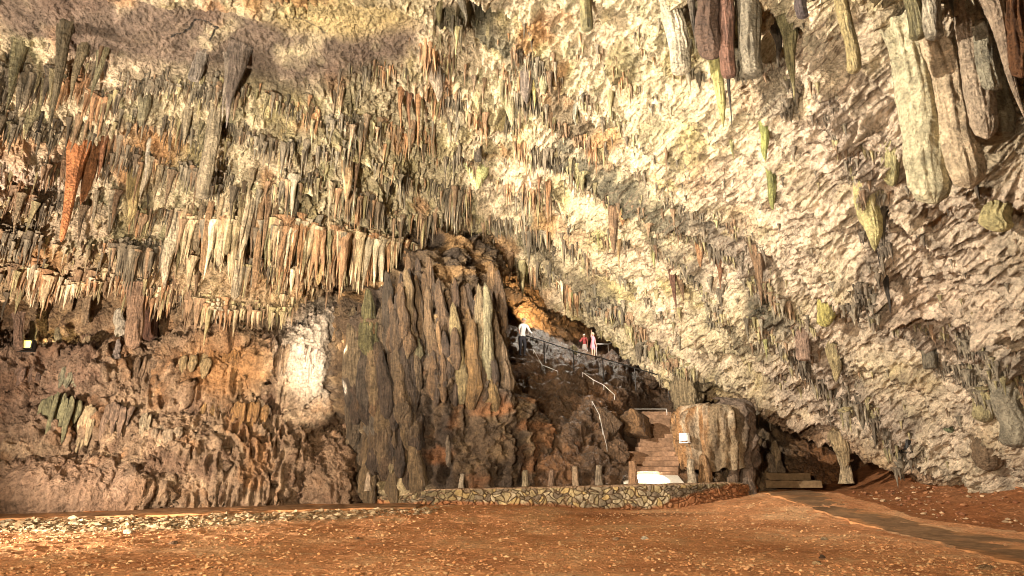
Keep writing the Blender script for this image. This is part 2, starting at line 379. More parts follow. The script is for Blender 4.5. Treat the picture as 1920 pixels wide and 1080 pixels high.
# ------------------------------------------------------------------ path: dark trodden concrete on the right, and a kerbed walk along the left wall
def strip(name, Lp, Rp, lift, drop, mat, label, amp=.02, n=260, cross=25, base=(.25, .145, .075)):
    Lp = np.array(Lp); Rp = np.array(Rp)
    def res(p):
        s = np.r_[0, np.cumsum(np.linalg.norm(np.diff(p[:, :2], axis=0), axis=1))]; u = np.linspace(0, s[-1], n)
        return np.stack([np.interp(u, s, p[:, k]) for k in range(2)], -1)
    Lq, Rq = res(Lp), res(Rp); rows = []
    for k in range(cross):
        t = k / (cross - 1); q = Lq * (1 - t) + Rq * t
        q = q + (.16 if k in (0, cross - 1) else 0) * np.stack([perlin(np.c_[q * 2.1, 0 * q[:, :1]], 5), perlin(np.c_[q * 1.3, 0 * q[:, :1]], 8)], -1)
        z = ground_z(q[:, 0], q[:, 1]) + lift + amp * fbm(np.c_[q * 1.5, 0 * q[:, :1]], 3, 3)
        rows.append(np.c_[q, z])
    lo = rows[0].copy(); lo[:, 2] -= drop; hi = rows[-1].copy(); hi[:, 2] -= drop
    rows = [lo] + rows + [hi]
    A_ = np.array(rows); w_ = A_.reshape(-1, 3); cr = np.abs(np.linspace(-1, 1, len(rows)))[:, None]
    so = np.clip(sm(fbm(w_ * np.array([.9, .9, .1]), 17, 4).reshape(A_.shape[:2]) + .9 * cr ** 3, .25, .75), 0, 1)
    cc_ = mix(base, (.50, .245, .105), so); cc_ = mix(cc_, np.array(base) * .6, sm(fbm(w_ * .8, 19, 3).reshape(A_.shape[:2]), .1, .5) * .6)
    me = raw_mesh(name, A_, gridq(len(rows), n), cc_.reshape(-1, 3), smooth=False)
    return tag(link(name, me, mat), label, 'path', kind='structure')
g = lambda *pts: [ground_hit(*p) for p in pts]
strip('path', g((1428, 926), (1500, 948), (1560, 968), (1640, 992), (1760, 1022), (1925, 1066)) + [np.array([14, 6.0, 0])],
      g((1522, 922), (1560, 938), (1610, 958), (1690, 974), (1790, 1000), (1925, 1018)) + [np.array([18, 8.2, 0])], .045, .3, M_PATH, 'dark trodden concrete path leading to the low steps on the right')
strip('walkway', [np.array(p) for p in [(-26, 13.6), (-16, 16.0), (-9, 17.4), (-5.2, 18.75), (-2.9, 19.3)]], [np.array(p) for p in [(-26, 15.6), (-16.5, 18.6), (-9, 20.5), (-5.2, 21), (-2.9, 21)]],
      .06, .35, M_PATH, 'pale dusty walkway with a low kerb along the left cave wall', base=(.33, .19, .10))

# ------------------------------------------------------------------ lower left wall
WX = np.linspace(-420, 800, 640); WYv = np.linspace(480, 1000, 330)
WPX, WPY = np.meshgrid(WX, WYv)
def wall_D(px, py):
    base = np.interp(px, [-420, 0, 400, 540, 600, 650, 675, 720, 800], [14.2, 17.6, 19.2, 20.0, 21.2, 22.4, 24.5, 28, 30]) - np.interp(px, [560, 640, 690, 720, 800], [0, 1.6, 2.0, 1.5, 0]) * sm(py, 770, 860)
    n = 14 * perlin(np.stack([px / 60., 0 * px, 0 * px], -1).reshape(-1, 3), 31).reshape(px.shape)
    led = np.interp(px, [-420, 60, 330, 420, 560, 640, 800], [660, 662, 655, 640, 640, 575, 540])
    yy = py + n
    D = base + 1.2 * sm(965 - yy, 0, 300) + .5
    D = D + .8 * sm(led - yy, -4, 26)                                # niche above the ledge
    def bump(x, y, rx, ry, h):
        r = np.hypot((px - x) / rx, (py - y) / ry); return h * np.sqrt(np.clip(1 - r * r, 0, 1))
    for args in [(400, 690, 105, 75, 1.3), (110, 925, 170, 62, 1.5), (30, 700, 120, 60, .5), (530, 700, 70, 70, .6), (250, 760, 110, 90, .5), (330, 870, 90, 90, .6), (470, 860, 110, 90, .6),
                 (600, 880, 90, 70, .4), (390, 600, 110, 48, 1.3), (180, 690, 60, 30, .7), (60, 820, 70, 90, .4), (270, 920, 60, 50, .5)]:
        D = D - .6 * bump(*args)
    return D
WD = wall_D(WPX, WPY); WP = at(WPX, WPY, WD); Wn = normals_grid(WP)
W = WP.reshape(-1, 3); sh = WPX.shape
flute = (sm(fbm(W / 1.7, 301, 2).reshape(sh), -.5, .15)) * sm(WPY, 560, 600)
wd = .22 * fbm(W / np.array([1.2, 1.2, 2.0]), 311, 4).reshape(sh) + flute * .26 * ridged(W * np.array([3.8, 3.8, .4], np.float32), 321, 2).reshape(sh)
f1, f2, cid = worley(W * np.array([1.5, 1.5, 1.2]) + .4 * perlin(W * 2, 4)[:, None], 33)
wd += (1 - .7 * flute) * (.16 * np.clip(f2 - f1, 0, .6) ** .7).reshape(sh) + .07 * ridged(W * 5, 331, 3).reshape(sh)
mound = 1 - sm(np.hypot((WPX - 110) / 190, (WPY - 920) / 70), .6, 1.0)
wd *= 1 - .7 * mound
WALLP = WP + Wn * wd[..., None]
a = fbm(W / 1.1, 341, 4).reshape(sh); b = fbm(W * np.array([2.2, 2.2, .5], np.float32), 345, 4).reshape(sh)
wc = np.empty(sh + (3,)); wc[:] = (.42, .29, .18)
wc = mix(wc, (.47, .335, .205), sm(b, .0, .5) * .7)
wc = mix(wc, (.38, .18, .065), sm(a, .15, .6) * .65)
wc = mix(wc, (.17, .095, .06), sm(-a + .5 * b, .15, .7) * .75)
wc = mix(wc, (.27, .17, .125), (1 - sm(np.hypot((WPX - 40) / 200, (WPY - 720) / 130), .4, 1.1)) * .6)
stk = ridged(W * np.array([4.2, 4.2, .35], np.float32), 351, 3).reshape(sh)
wc = mix(wc, (.15, .09, .055), sm(stk, .2, 1.0) * .5)
wc = mix(wc, (.58, .44, .29), sm(-stk, .1, .7) * sm(a + .2, 0, .4) * .5)
wc = mix(wc, (.36, .23, .15), mound * .8)
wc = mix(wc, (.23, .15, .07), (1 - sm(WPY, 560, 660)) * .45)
wc = mix(wc, (.66, .54, .42), (1 - sm(np.hypot((WPX - 600) / 80, (WPY - 660) / 110), .5, 1.2)) * .8)  # pale patch paints the lamp's overlit pool into the wall colour
wc = mix(wc, (.22, .13, .075), sm(WPX, 480, 620) * sm(WPY, 760, 850) * .6)  # shadow below the overlit patch, painted as darker rock
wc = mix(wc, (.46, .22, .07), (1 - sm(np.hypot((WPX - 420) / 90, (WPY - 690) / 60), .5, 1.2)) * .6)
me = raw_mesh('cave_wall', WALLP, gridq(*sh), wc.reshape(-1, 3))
tag(link('cave_wall', me, M_ROCK), 'brown and orange fluted rock wall with dark niches on the left', 'rock wall', kind='structure')
def wall_pt(px, py):
    j = int(np.argmin(np.abs(WX - px))); i = int(np.argmin(np.abs(WYv - py))); return WALLP[i, j]

# ------------------------------------------------------------------ recess: the brown heap and the back of the cave behind the slab
REC = [(560, 960, 30), (700, 900, 29), (560, 600, 33), (700, 500, 33), (560, 440, 34), (700, 700, 30), (800, 960, 26), (800, 905, 26), (820, 750, 27), (900, 900, 23.5), (900, 960, 23.4), (900, 800, 25), (1000, 900, 21.7), (1000, 960, 21.5), (1150, 898, 21.9), (1150, 960, 21.7), (1300, 905, 22.4), (1300, 960, 22),
       (1400, 905, 23), (1400, 960, 22.6), (1520, 905, 27), (1000, 800, 23.4), (1050, 740, 25.2), (1120, 830, 23.2), (1100, 710, 27), (1140, 690, 29.5), (1120, 668, 33.5), (1060, 690, 27.5), (967, 680, 27.4), (1010, 660, 29.5),
       (960, 600, 32), (1000, 560, 36), (1060, 600, 40), (1120, 610, 42), (900, 440, 34), (960, 500, 37), (1050, 520, 42), (1150, 760, 26.2), (1160, 880, 22.5), (1215, 893, 22.5), (1215, 840, 25.4), (1222, 780, 28.6), (1260, 840, 25.3),
       (1225, 740, 29.5), (1260, 690, 33), (1300, 760, 29), (1300, 850, 25), (1400, 790, 30), (1500, 830, 30), (1600, 855, 29), (1750, 900, 27), (1850, 960, 25), (1850, 800, 30), (1250, 600, 40), (1500, 640, 38), (1800, 600, 36), (800, 400, 33), (1100, 400, 44)]
RX = np.linspace(560, 1850, 640); RYv = np.linspace(400, 965, 330)
RPX, RPY = np.meshgrid(RX, RYv); RD = tps(REC, RPX, RPY, 3e-4)
RP = at(RPX, RPY, RD); Rn = normals_grid(RP); W = RP.reshape(-1, 3); sh = RPX.shape
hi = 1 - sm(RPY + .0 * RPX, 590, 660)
f1, f2, cid = worley(W * 1.1 + .5 * perlin(W * 1.4, 4)[:, None], 43)
rd = .35 * fbm(W / 1.6, 401, 4).reshape(sh) + (1 - hi) * (.40 * np.clip(f2 - f1, 0, .6) ** .6).reshape(sh) + .10 * ridged(W * 2.6, 405, 3).reshape(sh)
rd += hi * .35 * ridged(W * np.array([1.9, 1.9, .35], np.float32), 411, 2).reshape(sh)
stair = (1 - sm(np.hypot((RPX - 1218) / 70, (RPY - 820) / 90), .6, 1.1)); rd *= 1 - .9 * stair
RECP = RP + Rn * rd[..., None]
a = fbm(W / 1.5, 421, 4).reshape(sh); b = fbm(W / .5, 425, 4).reshape(sh)
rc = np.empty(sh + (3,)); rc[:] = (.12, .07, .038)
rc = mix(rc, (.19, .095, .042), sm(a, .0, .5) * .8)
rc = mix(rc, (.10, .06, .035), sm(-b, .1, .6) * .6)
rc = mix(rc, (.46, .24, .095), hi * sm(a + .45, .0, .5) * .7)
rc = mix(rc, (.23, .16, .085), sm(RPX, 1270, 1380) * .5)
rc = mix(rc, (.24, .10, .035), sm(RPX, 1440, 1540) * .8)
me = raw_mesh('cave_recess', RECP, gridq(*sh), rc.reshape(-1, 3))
tag(link('cave_recess', me, M_WET), 'dark brown rocky heap rising into the recess behind the slab', 'rock slope', kind='structure')
def rec_pt(px, py):
    j = int(np.argmin(np.abs(RX - px))); i = int(np.argmin(np.abs(RYv - py))); return RECP[i, j]
# ------------------------------------------------------------------ the central flowstone mound: a closed rounded body
def lathe_rows(py_list, xl, xr, Dc, depth, na=460, disp=None, name='flowstone_mound'):
    rows = []
    th = np.linspace(0, 2 * np.pi, na, endpoint=False)
    for py in py_list:
        D = Dc(py); c = at((xl(py) + xr(py)) / 2, py, D); hw = (xr(py) - xl(py)) / 2 / F * D; hd = depth(py)
        s = np.sign(np.sin(th)) * np.abs(np.sin(th)) ** .8
        rows.append(np.stack([c[0] + hw * s, c[1] - hd * np.cos(th), c[2] + 0 * th], -1))
    return np.array(rows)
def fan_cap(Q, ring, centre): return Q
mp = np.linspace(975, 432, 330)
ml = piece([(430, 800), (450, 765), (480, 738), (560, 705), (585, 664), (620, 655), (740, 664), (800, 684), (860, 700), (940, 700), (980, 690)])
mr = piece([(430, 880), (470, 905), (560, 898), (620, 908), (680, 922), (740, 950), (800, 992), (890, 1040), (980, 1060)])
mD = piece([(430, 28.5), (480, 26.5), (560, 24.3), (640, 23.5), (760, 23.2), (900, 23.2), (980, 23.2)])
md = piece([(430, 1.2), (560, 1.8), (700, 1.9), (900, 1.7), (980, 1.7)])
MP = lathe_rows(mp, ml, mr, mD, md)
sh = MP.shape[:2]; W = MP.reshape(-1, 3)
ctr = MP.mean(1, keepdims=True); Mn = MP - ctr; Mn[..., 2] = .35 * np.linalg.norm(Mn, axis=-1) * .5; Mn /= np.linalg.norm(Mn, axis=-1, keepdims=True)
f1, f2, cid = worley(W * np.array([1.3, 1.3, .8]) + .5 * perlin(W * 1.6, 4)[:, None], 53)
PYg = np.broadcast_to(mp[:, None], sh)
up = 1 - sm(PYg, 620, 720)
lean = np.stack([W[:, 0] + .10 * W[:, 2], W[:, 1], W[:, 2]], -1)
dd = .40 * fbm(W / 1.5, 501, 4).reshape(sh) + (.45 + .15 * up) * ridged(lean * np.array([1.25, 1.25, .16], np.float32), 511, 2).reshape(sh) * (.55 + .45 * up) + .16 * ridged(lean * np.array([3.0, 3.0, .5], np.float32), 513, 2).reshape(sh) \
    + (1 - up) * (.22 * np.clip(f2 - f1, 0, .6) ** .6 + .12 * ridged(W * np.array([2.2, 2.2, 1.4], np.float32), 515, 3)).reshape(sh) + .10 * ridged(W * np.array([4, 4, 2.5], np.float32), 521, 3).reshape(sh) + .05 * fbm(W * 7, 525, 3).reshape(sh)
MP = MP + Mn * dd[..., None]
a = fbm(W / 1.2, 531, 4).reshape(sh); b = fbm(W / .5, 535, 4).reshape(sh); c = fbm(W * np.array([1.3, 1.3, .3], np.float32), 537, 3).reshape(sh)
mc = np.empty(sh + (3,)); mc[:] = (.12, .08, .048)
mc = mix(mc, (.24, .16, .085), sm(b, .0, .6) * .7)
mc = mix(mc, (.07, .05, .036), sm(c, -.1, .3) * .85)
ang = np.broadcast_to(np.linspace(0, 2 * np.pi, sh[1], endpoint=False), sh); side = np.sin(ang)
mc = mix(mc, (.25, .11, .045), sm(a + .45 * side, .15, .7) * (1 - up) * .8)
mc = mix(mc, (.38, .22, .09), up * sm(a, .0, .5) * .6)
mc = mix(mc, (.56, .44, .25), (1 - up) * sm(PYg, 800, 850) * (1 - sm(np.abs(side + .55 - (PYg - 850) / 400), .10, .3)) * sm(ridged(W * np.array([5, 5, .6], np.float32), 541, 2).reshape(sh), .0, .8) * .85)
V = np.concatenate([MP.reshape(-1, 3), MP[-1].mean(0)[None] + [[0, 0, .2]]]); Q = gridq(*sh, wrap=True)
last = (sh[0] - 1) * sh[1]; top = len(V) - 1
Q = np.concatenate([Q, [[last + j, last + (j + 1) % sh[1], top, top] for j in range(sh[1])]])
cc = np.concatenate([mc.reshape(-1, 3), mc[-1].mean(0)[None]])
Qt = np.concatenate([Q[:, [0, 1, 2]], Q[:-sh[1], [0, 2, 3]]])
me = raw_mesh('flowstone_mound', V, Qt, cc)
tag(link('flowstone_mound', me, M_ROCK), 'huge dark brown flowstone mound in the middle, rising from the stone wall to the ceiling', 'flowstone')
def mound_pt(px, py):
    i = int(np.argmin(np.abs(mp - py))); s = (px - ml(py)) / (mr(py) - ml(py)) * 2 - 1; s = float(np.clip(s, -.98, .98))
    s = np.sign(s) * abs(s) ** (1 / .8); t = math.asin(s) % (2 * math.pi)
    return MP[i, int(round(t / (2 * math.pi) * sh_m[1])) % sh_m[1]]
sh_m = sh

# ------------------------------------------------------------------ dripstone shapes
PROF = {  # t from root (0) to tip (1) -> relative radius
    'cone':   [(0, 1.45), (.06, 1.15), (.15, .92), (.35, .7), (.6, .44), (.85, .18), (.96, .07), (1, .02)],
    'carrot': [(0, 1.3), (.08, 1.0), (.25, .75), (.45, .48), (.7, .33), (.9, .24), (.97, .17), (1, .03)],
    'column': [(0, 1.3), (.07, 1.1), (.15, .95), (.4, .9), (.75, 1.0), (.9, .95), (.96, .75), (1, .1)],
    'broken': [(0, 1.1), (.1, .95), (.4, .92), (.8, 1.0), (.97, .95), (.985, .82), (.995, .6), (1, .08)],
    'bulb':   [(0, .7), (.15, .75), (.4, .95), (.7, 1.0), (.87, .85), (.96, .5), (1, .05)],
    'spindle':[(0, 1.1), (.06, .98), (.2, 1.0), (.55, .9), (.8, .6), (.93, .3), (1, .03)],
    'drape':  [(0, .55), (.1, .8), (.25, 1.0), (.6, .85), (.85, .5), (.95, .25), (1, .03)],
    'mite':   [(0, 1.25), (.06, 1.05), (.3, .85), (.6, .75), (.85, .62), (.95, .42), (1, .05)],
    'knobby': [(0, 1.2), (.1, .9), (.22, 1.0), (.3, .78), (.45, .9), (.55, .66), (.7, .76), (.8, .55), (.92, .5), (.98, .3), (1, .03)],
    'fused':  [(0, .25), (.1, .62), (.24, .95), (.36, .84), (.5, .92), (.6, .7), (.74, .74), (.86, .52), (.95, .36), (1, .03)],
    'post':   [(0, 1.35), (.05, 1.25), (.14, 1.05), (.4, .95), (.8, .88), (.95, .85), (.985, .7), (1, .05)],
}
def drip_mesh(name, L, Wd, kind, seed, K=14, Rr=18, up=False, flat=1.0, rough=1.0, bend=1.0):
    p = np.array(PROF[kind]); t = np.linspace(0, 1, Rr) ** .9
    t = np.unique(np.r_[t, [.97, .99]]); Rr = len(t)
    r = np.interp(t, p[:, 0], p[:, 1]) * Wd / 2
    th = np.linspace(0, 2 * np.pi, K, endpoint=False)
    X = r[:, None] * np.cos(th); Y = r[:, None] * np.sin(th) * flat; Z = np.repeat(-t[:, None] * L, K, 1)
    S = np.stack([X, Y, Z], -1).reshape(-1, 3)
    fq = 2.4 / max(Wd, .05)
    q = np.stack([np.cos(th)[None] + 0 * t[:, None], np.sin(th)[None] + 0 * t[:, None], t[:, None] * L / max(Wd, .05) * .35 + 0 * th], -1).reshape(-1, 3)
    n = .20 * ridged(q * np.array([1.9, 1.9, .45], np.float32), seed, 2) + .22 * fbm(q * np.array([.8, .8, 1.0], np.float32), seed + 9, 3) + .09 * fbm(q * 4, seed + 5, 3)
    f = (1 + rough * n * np.clip(1.2 - t, .35, 1)[:, None].repeat(K, 1).ravel())
    if Wd > .33: f = f * (1 + .075 * fbm(q * np.array([3.5, 3.5, 3.0], np.float32), seed + 21, 4) + .05 * ridged(q * np.array([2.2, 2.2, 1.0], np.float32), seed + 22, 2))
    S[:, :2] *= f[:, None] * (1 + (.25 if Wd > .33 else 1) * .10 * rough * ridged(q * np.array([3.4, 3.4, .25], np.float32), seed + 3, 2) * (.3 if K < 20 else 1))[:, None]
    bx = bend * Wd * .35 * (perlin(np.c_[t * 1.8 + seed, 0 * t, 0 * t], seed + 1) - perlin(np.array([[seed, 0, 0]]), seed + 1)); by = bend * Wd * .4 * perlin(np.c_[t * 1.7 + 3, 0 * t + seed, 0 * t], seed + 2) * t
    S[:, 0] += bx.repeat(K); S[:, 1] += by.repeat(K)
    if up: S[:, 2] *= -1
    Q = gridq(Rr, K, wrap=True)
    if up: Q = Q[:, ::-1]
    a = len(S); S = np.concatenate([S, S[-K:].mean(0)[None]])
    last = (Rr - 1) * K
    caps = np.array([[last + j, last + (j + 1) % K, a] for j in range(K)])
    if up: caps = caps[:, ::-1]
    T = np.concatenate([Q[:, [0, 1, 2]], Q[:, [0, 2, 3]], caps])[:, ::-1]
    return raw_mesh(name, S, T)
PAL = {'grey': (.20, .168, .118), 'dark': (.10, .078, .053), 'olive': (.28, .235, .115), 'tan': (.46, .345, .20), 'cream': (.62, .51, .34), 'orange': (.36, .19, .09), 'rust': (.25, .125, .065),
       'brown': (.22, .135, .075), 'pink': (.36, .24, .17), 'pale': (.66, .57, .43), 'yellow': (.55, .45, .18), 'green': (.36, .37, .12), 'black': (.05, .04, .03), 'redbrown': (.17, .085, .055), 'stone': (.42, .355, .25)}
def paint(o, c, jit=.0):
    c = np.array(PAL[c] if isinstance(c, str) else c) * (1 + jit * (random.random() - .5))
    o.color = (*c, 1)
def pix_all(P_):
    d_ = P_ - EYE; f_ = d_[:, 1] * cp + d_[:, 2] * sp; u_ = -d_[:, 1] * sp + d_[:, 2] * cp
    return 960 + F * d_[:, 0] / f_, 540 - F * u_ / f_
def pix(p):
    d_ = np.asarray(p, float) - EYE; f_ = d_[1] * cp + d_[2] * sp; u_ = -d_[1] * sp + d_[2] * cp
    return 960 + F * d_[0] / f_, 540 - F * u_ / f_
def sink_in(p, more=.12, most=3.0):
    """how far up from p the rock begins"""
    l = .05
    while l < most:
        q = p + np.array([0, 0, l]); x, y = pix(q)
        if y < -255 or q[1] > ceil_pt(x, y)[1]: break
        l += .06
    return l + more
def hang(name, kind, x0, y0, x1, y1, wpx, colour, label, cat='stalactite', group=None, root=None, flat=.85, lift=.12, hires=True, bend=1.0, rough=1.0, fwd=0.0):
    """a dripstone hanging from the rock at pixel (x0,y0) with its tip at (x1,y1)"""
    q = np.array(root if root is not None else ceil_pt(x0, y0), float)
    if root is None:      # hang it as far out as the rock above still carries it
        for f_ in (1, .6, .3, .1, 0):
            if sink_in(at(x0, y0, q[1] - fwd * f_), 0) < .55: break
        fwd *= f_
    D = q[1] - fwd
    top = at(x0, y0, D); tip = at(x1, y1, D)
    L = float(top[2] - tip[2]); Wd = wpx / F * D
    if root is None: lift = max(lift, sink_in(top, .1 + .25 * Wd))
    me = drip_mesh(name, L + lift, Wd, kind, random.randint(1, 999), (80 if wpx > 34 else 36) if hires else 16, (150 if wpx > 34 else 60) if hires else 22, flat=flat, bend=bend, rough=rough)
    o = link(name, me, M_BIG if wpx > 34 else M_SPEL); o.location = top + np.array([0, 0, lift])
    lean = float(tip[0] - top[0]); o.rotation_euler = (0, math.atan2(-lean, L + lift) * (L / (L + lift)), 0)
    paint(o, colour); return tag(o, label, cat, group)
H = hang
S = 'stalactite'
def bundle(name, x0, x1, y0, ylo, yhi, D, n, colour, label, cat='flowstone drapery', jit=.25, group=None, lean=-.06, deep=.3, tipw=.25):
    """a curtain of n fused tubes hanging side by side, one mesh"""
    O = at((x0 + x1) / 2, y0, D); Vs, Ts, off = [], [], 0; pw = (x1 - x0) / max(n, 1); rnd = random.Random(int(x0 * 7 + y0))
    for k in range(n):
        f_ = (k + .5) / n; px = x0 + (x1 - x0) * f_ + rnd.uniform(-.3, .3) * pw; ar = 1 - (2 * f_ - 1) ** 2
        yb = ylo + (yhi - ylo) * rnd.random() ** 1.3; yb = y0 + (yb - y0) * (.62 + .38 * ar)
        top = at(px, y0 + rnd.uniform(-6, 4) + 8 * (1 - ar), D); bot = at(px, yb, D); L = top[2] - bot[2]
        r = pw * .5 * rnd.uniform(1.5, 2.7) / F * D; K, Rn_ = 12, 22; t = np.linspace(0, 1, Rn_); th = np.linspace(0, 2 * np.pi, K, endpoint=False)
        pr = np.interp(t, [0, .06, .3, .7, .92, 1], [.35, .8, 1, .8, tipw + .2, .04]); rr = r * pr[:, None] * (1 + .22 * fbm(np.stack([np.cos(th)[None] + 0 * t[:, None] + k, np.sin(th)[None] + 0 * t[:, None], 3 * t[:, None] + 0 * th], -1).reshape(-1, 3) * 1.2, 7, 3).reshape(Rn_, K))
        wob = .5 * r * perlin(np.c_[t * 2.2, 0 * t + k * 1.7, 0 * t + x0], 3)
        X = top[0] - O[0] + rr * np.cos(th) + (lean * L * t + wob)[:, None]; Y = top[1] - O[1] - ar * deep * .5 + rnd.uniform(-.5, .5) * deep + rr * np.sin(th) * .9; Z = (top[2] - O[2]) - L * t[:, None] + 0 * rr
        Vs.append(np.stack([X, Y, Z], -1).reshape(-1, 3)); q_ = gridq(Rn_, K, wrap=True)[:, ::-1] + off; Ts.append(q_); off += Rn_ * K
    o = link(name, raw_mesh(name, np.concatenate(Vs), np.concatenate(Ts)), M_SPEL); o.location = O; paint(o, colour); return tag(o, label, cat, group)
# the big ones, upper right
H(S, 'broken', 1257, -30, 1279, 137, 40, 'stone', 'thick pale stalactite with a snapped end, leftmost of the big ones at the top')
H(S, 'cone', 1296, -25, 1301, 98, 22, 'dark', 'slim blackish stalactite just right of the thick pale snapped one', fwd=.4)
H(S, 'column', 1326, -40, 1334, 112, 50, (.10, .06, .04), 'wide dark brown stalactite above the long yellow-green one', fwd=.2)
H(S, 'broken', 1362, -25, 1364, 146, 28, 'redbrown', 'rough red-brown stalactite with a square broken end', fwd=1.0)
H(S, 'spindle', 1334, 40, 1356, 238, 24, (.46, .40, .15), 'long yellow-green stalactite hanging below the dark brown one', fwd=.8)
H(S, 'cone', 1366, 120, 1370, 252, 9, 'black', 'thin black straw hanging beside the long yellow-green stalactite', fwd=.9)
H(S, 'broken', 1400, -30, 1411, 142, 44, 'grey', 'grey stalactite with a pale lit left edge near the top')
H(S, 'cone', 1478, 45, 1486, 190, 32, 'olive', 'tapered olive stalactite among dark hollows near the top')
H(S, 'cone', 1459, 60, 1462, 128, 20, 'dark', 'short dark stalactite left of the tapered olive one')
H(S, 'broken', 1500, -30, 1502, 33, 22, (.10, .075, .07), 'stubby purple-black stalactite cut off at the top edge')
H(S, 'broken', 1578, -30, 1597, 136, 25, (.44, .34, .16), 'long stalactite with a yellow middle and grey broken tip', fwd=.5)
H(S, 'broken', 1712, -40, 1712, 72, 30, 'olive', 'stubby olive stalactite, left one of two above the giant pillars', fwd=.2)
H(S, 'broken', 1745, -40, 1752, 68, 32, 'stone', 'stubby stone-coloured stalactite, right one of two above the giant pillars', fwd=.3)
H(S, 'cone', 1780, -40, 1785, 45, 18, 'grey', 'small grey stalactite right of the two stubby ones')
H(S, 'column', 1712, 105, 1755, 382, 74, (.56, .49, .31), 'giant pale green-grey stalactite pillar, longest of the group at upper right', fwd=.9, bend=.4)
H(S, 'column', 1762, 85, 1820, 352, 62, (.55, .42, .27), 'giant ochre-streaked stalactite pillar beside the longest one', fwd=.75, bend=.4)
H(S, 'column', 1812, 20, 1850, 262, 46, (.42, .32, .22), 'tall brown-grey stalactite behind the two giant pillars', fwd=.35, bend=.4)
H(S, 'broken', 1832, 10, 1862, 172, 36, (.33, .29, .2), 'grey stalactite with a bright snapped end at upper right', fwd=.6)
H(S, 'broken', 1850, 150, 1874, 262, 62, (.36, .32, .22), 'broad grey slab of dripstone with a flat broken base at upper right', fwd=.1)
H(S, 'cone', 1850, -40, 1925, 232, 46, (.38, .28, .19), 'long leaning stalactite running out of the right edge', fwd=1.2)
H(S, 'column', 1902, -40, 1912, 150, 40, (.13, .055, .02), 'dark brown stalactite in shade at the upper right corner')  # dark colour stands in for the unlit background in this corner
H(S, 'bulb', 1664, 258, 1676, 348, 28, (.48, .42, .2), 'yellowish club-shaped stalactite left of the giant pillars', fwd=.1)
H(S, 'spindle', 1433, 238, 1436, 302, 15, 'green', 'small olive-green stalactite alone on the pale slab')
H(S, 'spindle', 1626, 360, 1640, 470, 38, (.50, .43, .2), 'pale yellow-green stalactite with a dark twin beside it, mid right', fwd=.1)
H(S, 'cone', 1650, 375, 1655, 468, 26, 'dark', 'dark stalactite stuck to the right of the pale yellow-green one')
H(S, 'cone', 1658, 470, 1664, 595, 18, 'black', 'thin black crusted dripstone trailing below the dark twin stalactite')
H(S, 'cone', 1420, 462, 1428, 566, 28, 'brown', 'smooth brown cone-shaped stalactite in the diagonal dark band', rough=.6)
H(S, 'bulb', 1548, 560, 1552, 612, 31, (.56, .48, .16), 'short blunt yellow stalactite on the pale slab', rough=.7)
H(S, 'broken', 1502, 598, 1507, 677, 22, 'pink', 'pinkish brown stalactite with a flat end below the diagonal dark band')
H(S, 'spindle', 1446, 328, 1450, 396, 15, (.27, .27, .09), 'mossy green stalactite with a black tip on the pale slab')
H(S, 'spindle', 1311, 453, 1314, 503, 13, 'orange', 'little orange stalactite, left of a pair in the middle of the slab')
H(S, 'cone', 1349, 498, 1352, 543, 11, 'rust', 'little rust-red stalactite, right of a pair in the middle of the slab')
H(S, 'drape', 1562, 640, 1570, 716, 24, (.42, .33, .17), 'fluted tan dripstone cluster below the flat-ended pinkish one')
H(S, 'bulb', 1846, 752, 1848, 793, 32, (.46, .38, .2), 'rounded tan knob of dripstone low on the right slab', cat='dripstone knob')
H(S, 'bulb', 1778, 788, 1779, 813, 18, (.22, .24, .13), 'small dark green knob of dripstone low on the right slab', cat='dripstone knob')
H(S, 'bulb', 1846, 822, 1858, 884, 42, (.20, .135, .08), 'dark brown blunt dripstone low on the right slab')
H(S, 'column', 1900, 738, 1905, 842, 46, (.28, .24, .17), 'broad grey fluted dripstone at the right edge')
H(S, 'drape', 1575, 812, 1580, 878, 26, (.45, .33, .18), 'pale fluted dripstone reaching down to the red dirt at right')
H(S, 'bulb', 1862, 385, 1870, 437, 46, (.5, .42, .2), 'yellowish dripstone bulge near the right edge')
H(S, 'cone', 1505, 690, 1512, 735, 12, 'brown', 'small brown stalactite below the flat-ended pinkish one')
H(S, 'broken', 1742, 650, 1746, 692, 22, 'grey', 'stubby grey stalactite in the lower dark streak of the slab')
# centre
H(S, 'broken', 1096, -30, 1099, 58, 24, 'olive', 'smooth olive stalactite cut by the top edge near the centre')
H(S, 'spindle', 822, -10, 824, 45, 16, 'olive', 'olive stalactite left of the dark hollow at the top centre')
H(S, 'cone', 866, -20, 872, 50, 24, 'grey', 'dark grey stalactite in front of the hollow at the top centre')
H(S, 'cone', 888, -10, 889, 24, 18, 'dark', 'small dark stalactite inside the hollow at the top centre')
H(S, 'spindle', 818, 108, 818, 190, 28, (.25, .19, .13), 'broad brown-grey stalactite left of the centre group')
H(S, 'spindle', 943, 150, 947, 205, 18, 'olive', 'short olive stalactite beside the tallest of the centre group')
H(S, 'spindle', 955, 155, 958, 238, 22, (.44, .36, .2), 'tallest pale stalactite of the centre group, with a black shadowed side')
H(S, 'spindle', 985, 140, 988, 196, 24, (.22, .17, .13), 'purple-grey stalactite in the centre group')
H(S, 'cone', 1002, 150, 1001, 206, 12, 'yellow', 'thin yellow stalactite touching the purple-grey one')
H(S, 'spindle', 1020, 125, 1024, 178, 26, (.4, .36, .2), 'stocky pale green stalactite right of the thin yellow one')
H(S, 'cone', 1078, 185, 1080, 238, 20, (.36, .33, .24), 'grey ribbed stalactite on a ridge right of the centre group')
H(S, 'broken', 895, 260, 898, 302, 14, 'dark', 'dark square-ended stalactite above the lime green patch')
H(S, 'drape', 896, 302, 902, 352, 44, (.52, .52, .24), 'lime green fluted boss of dripstone near the centre', cat='flowstone')
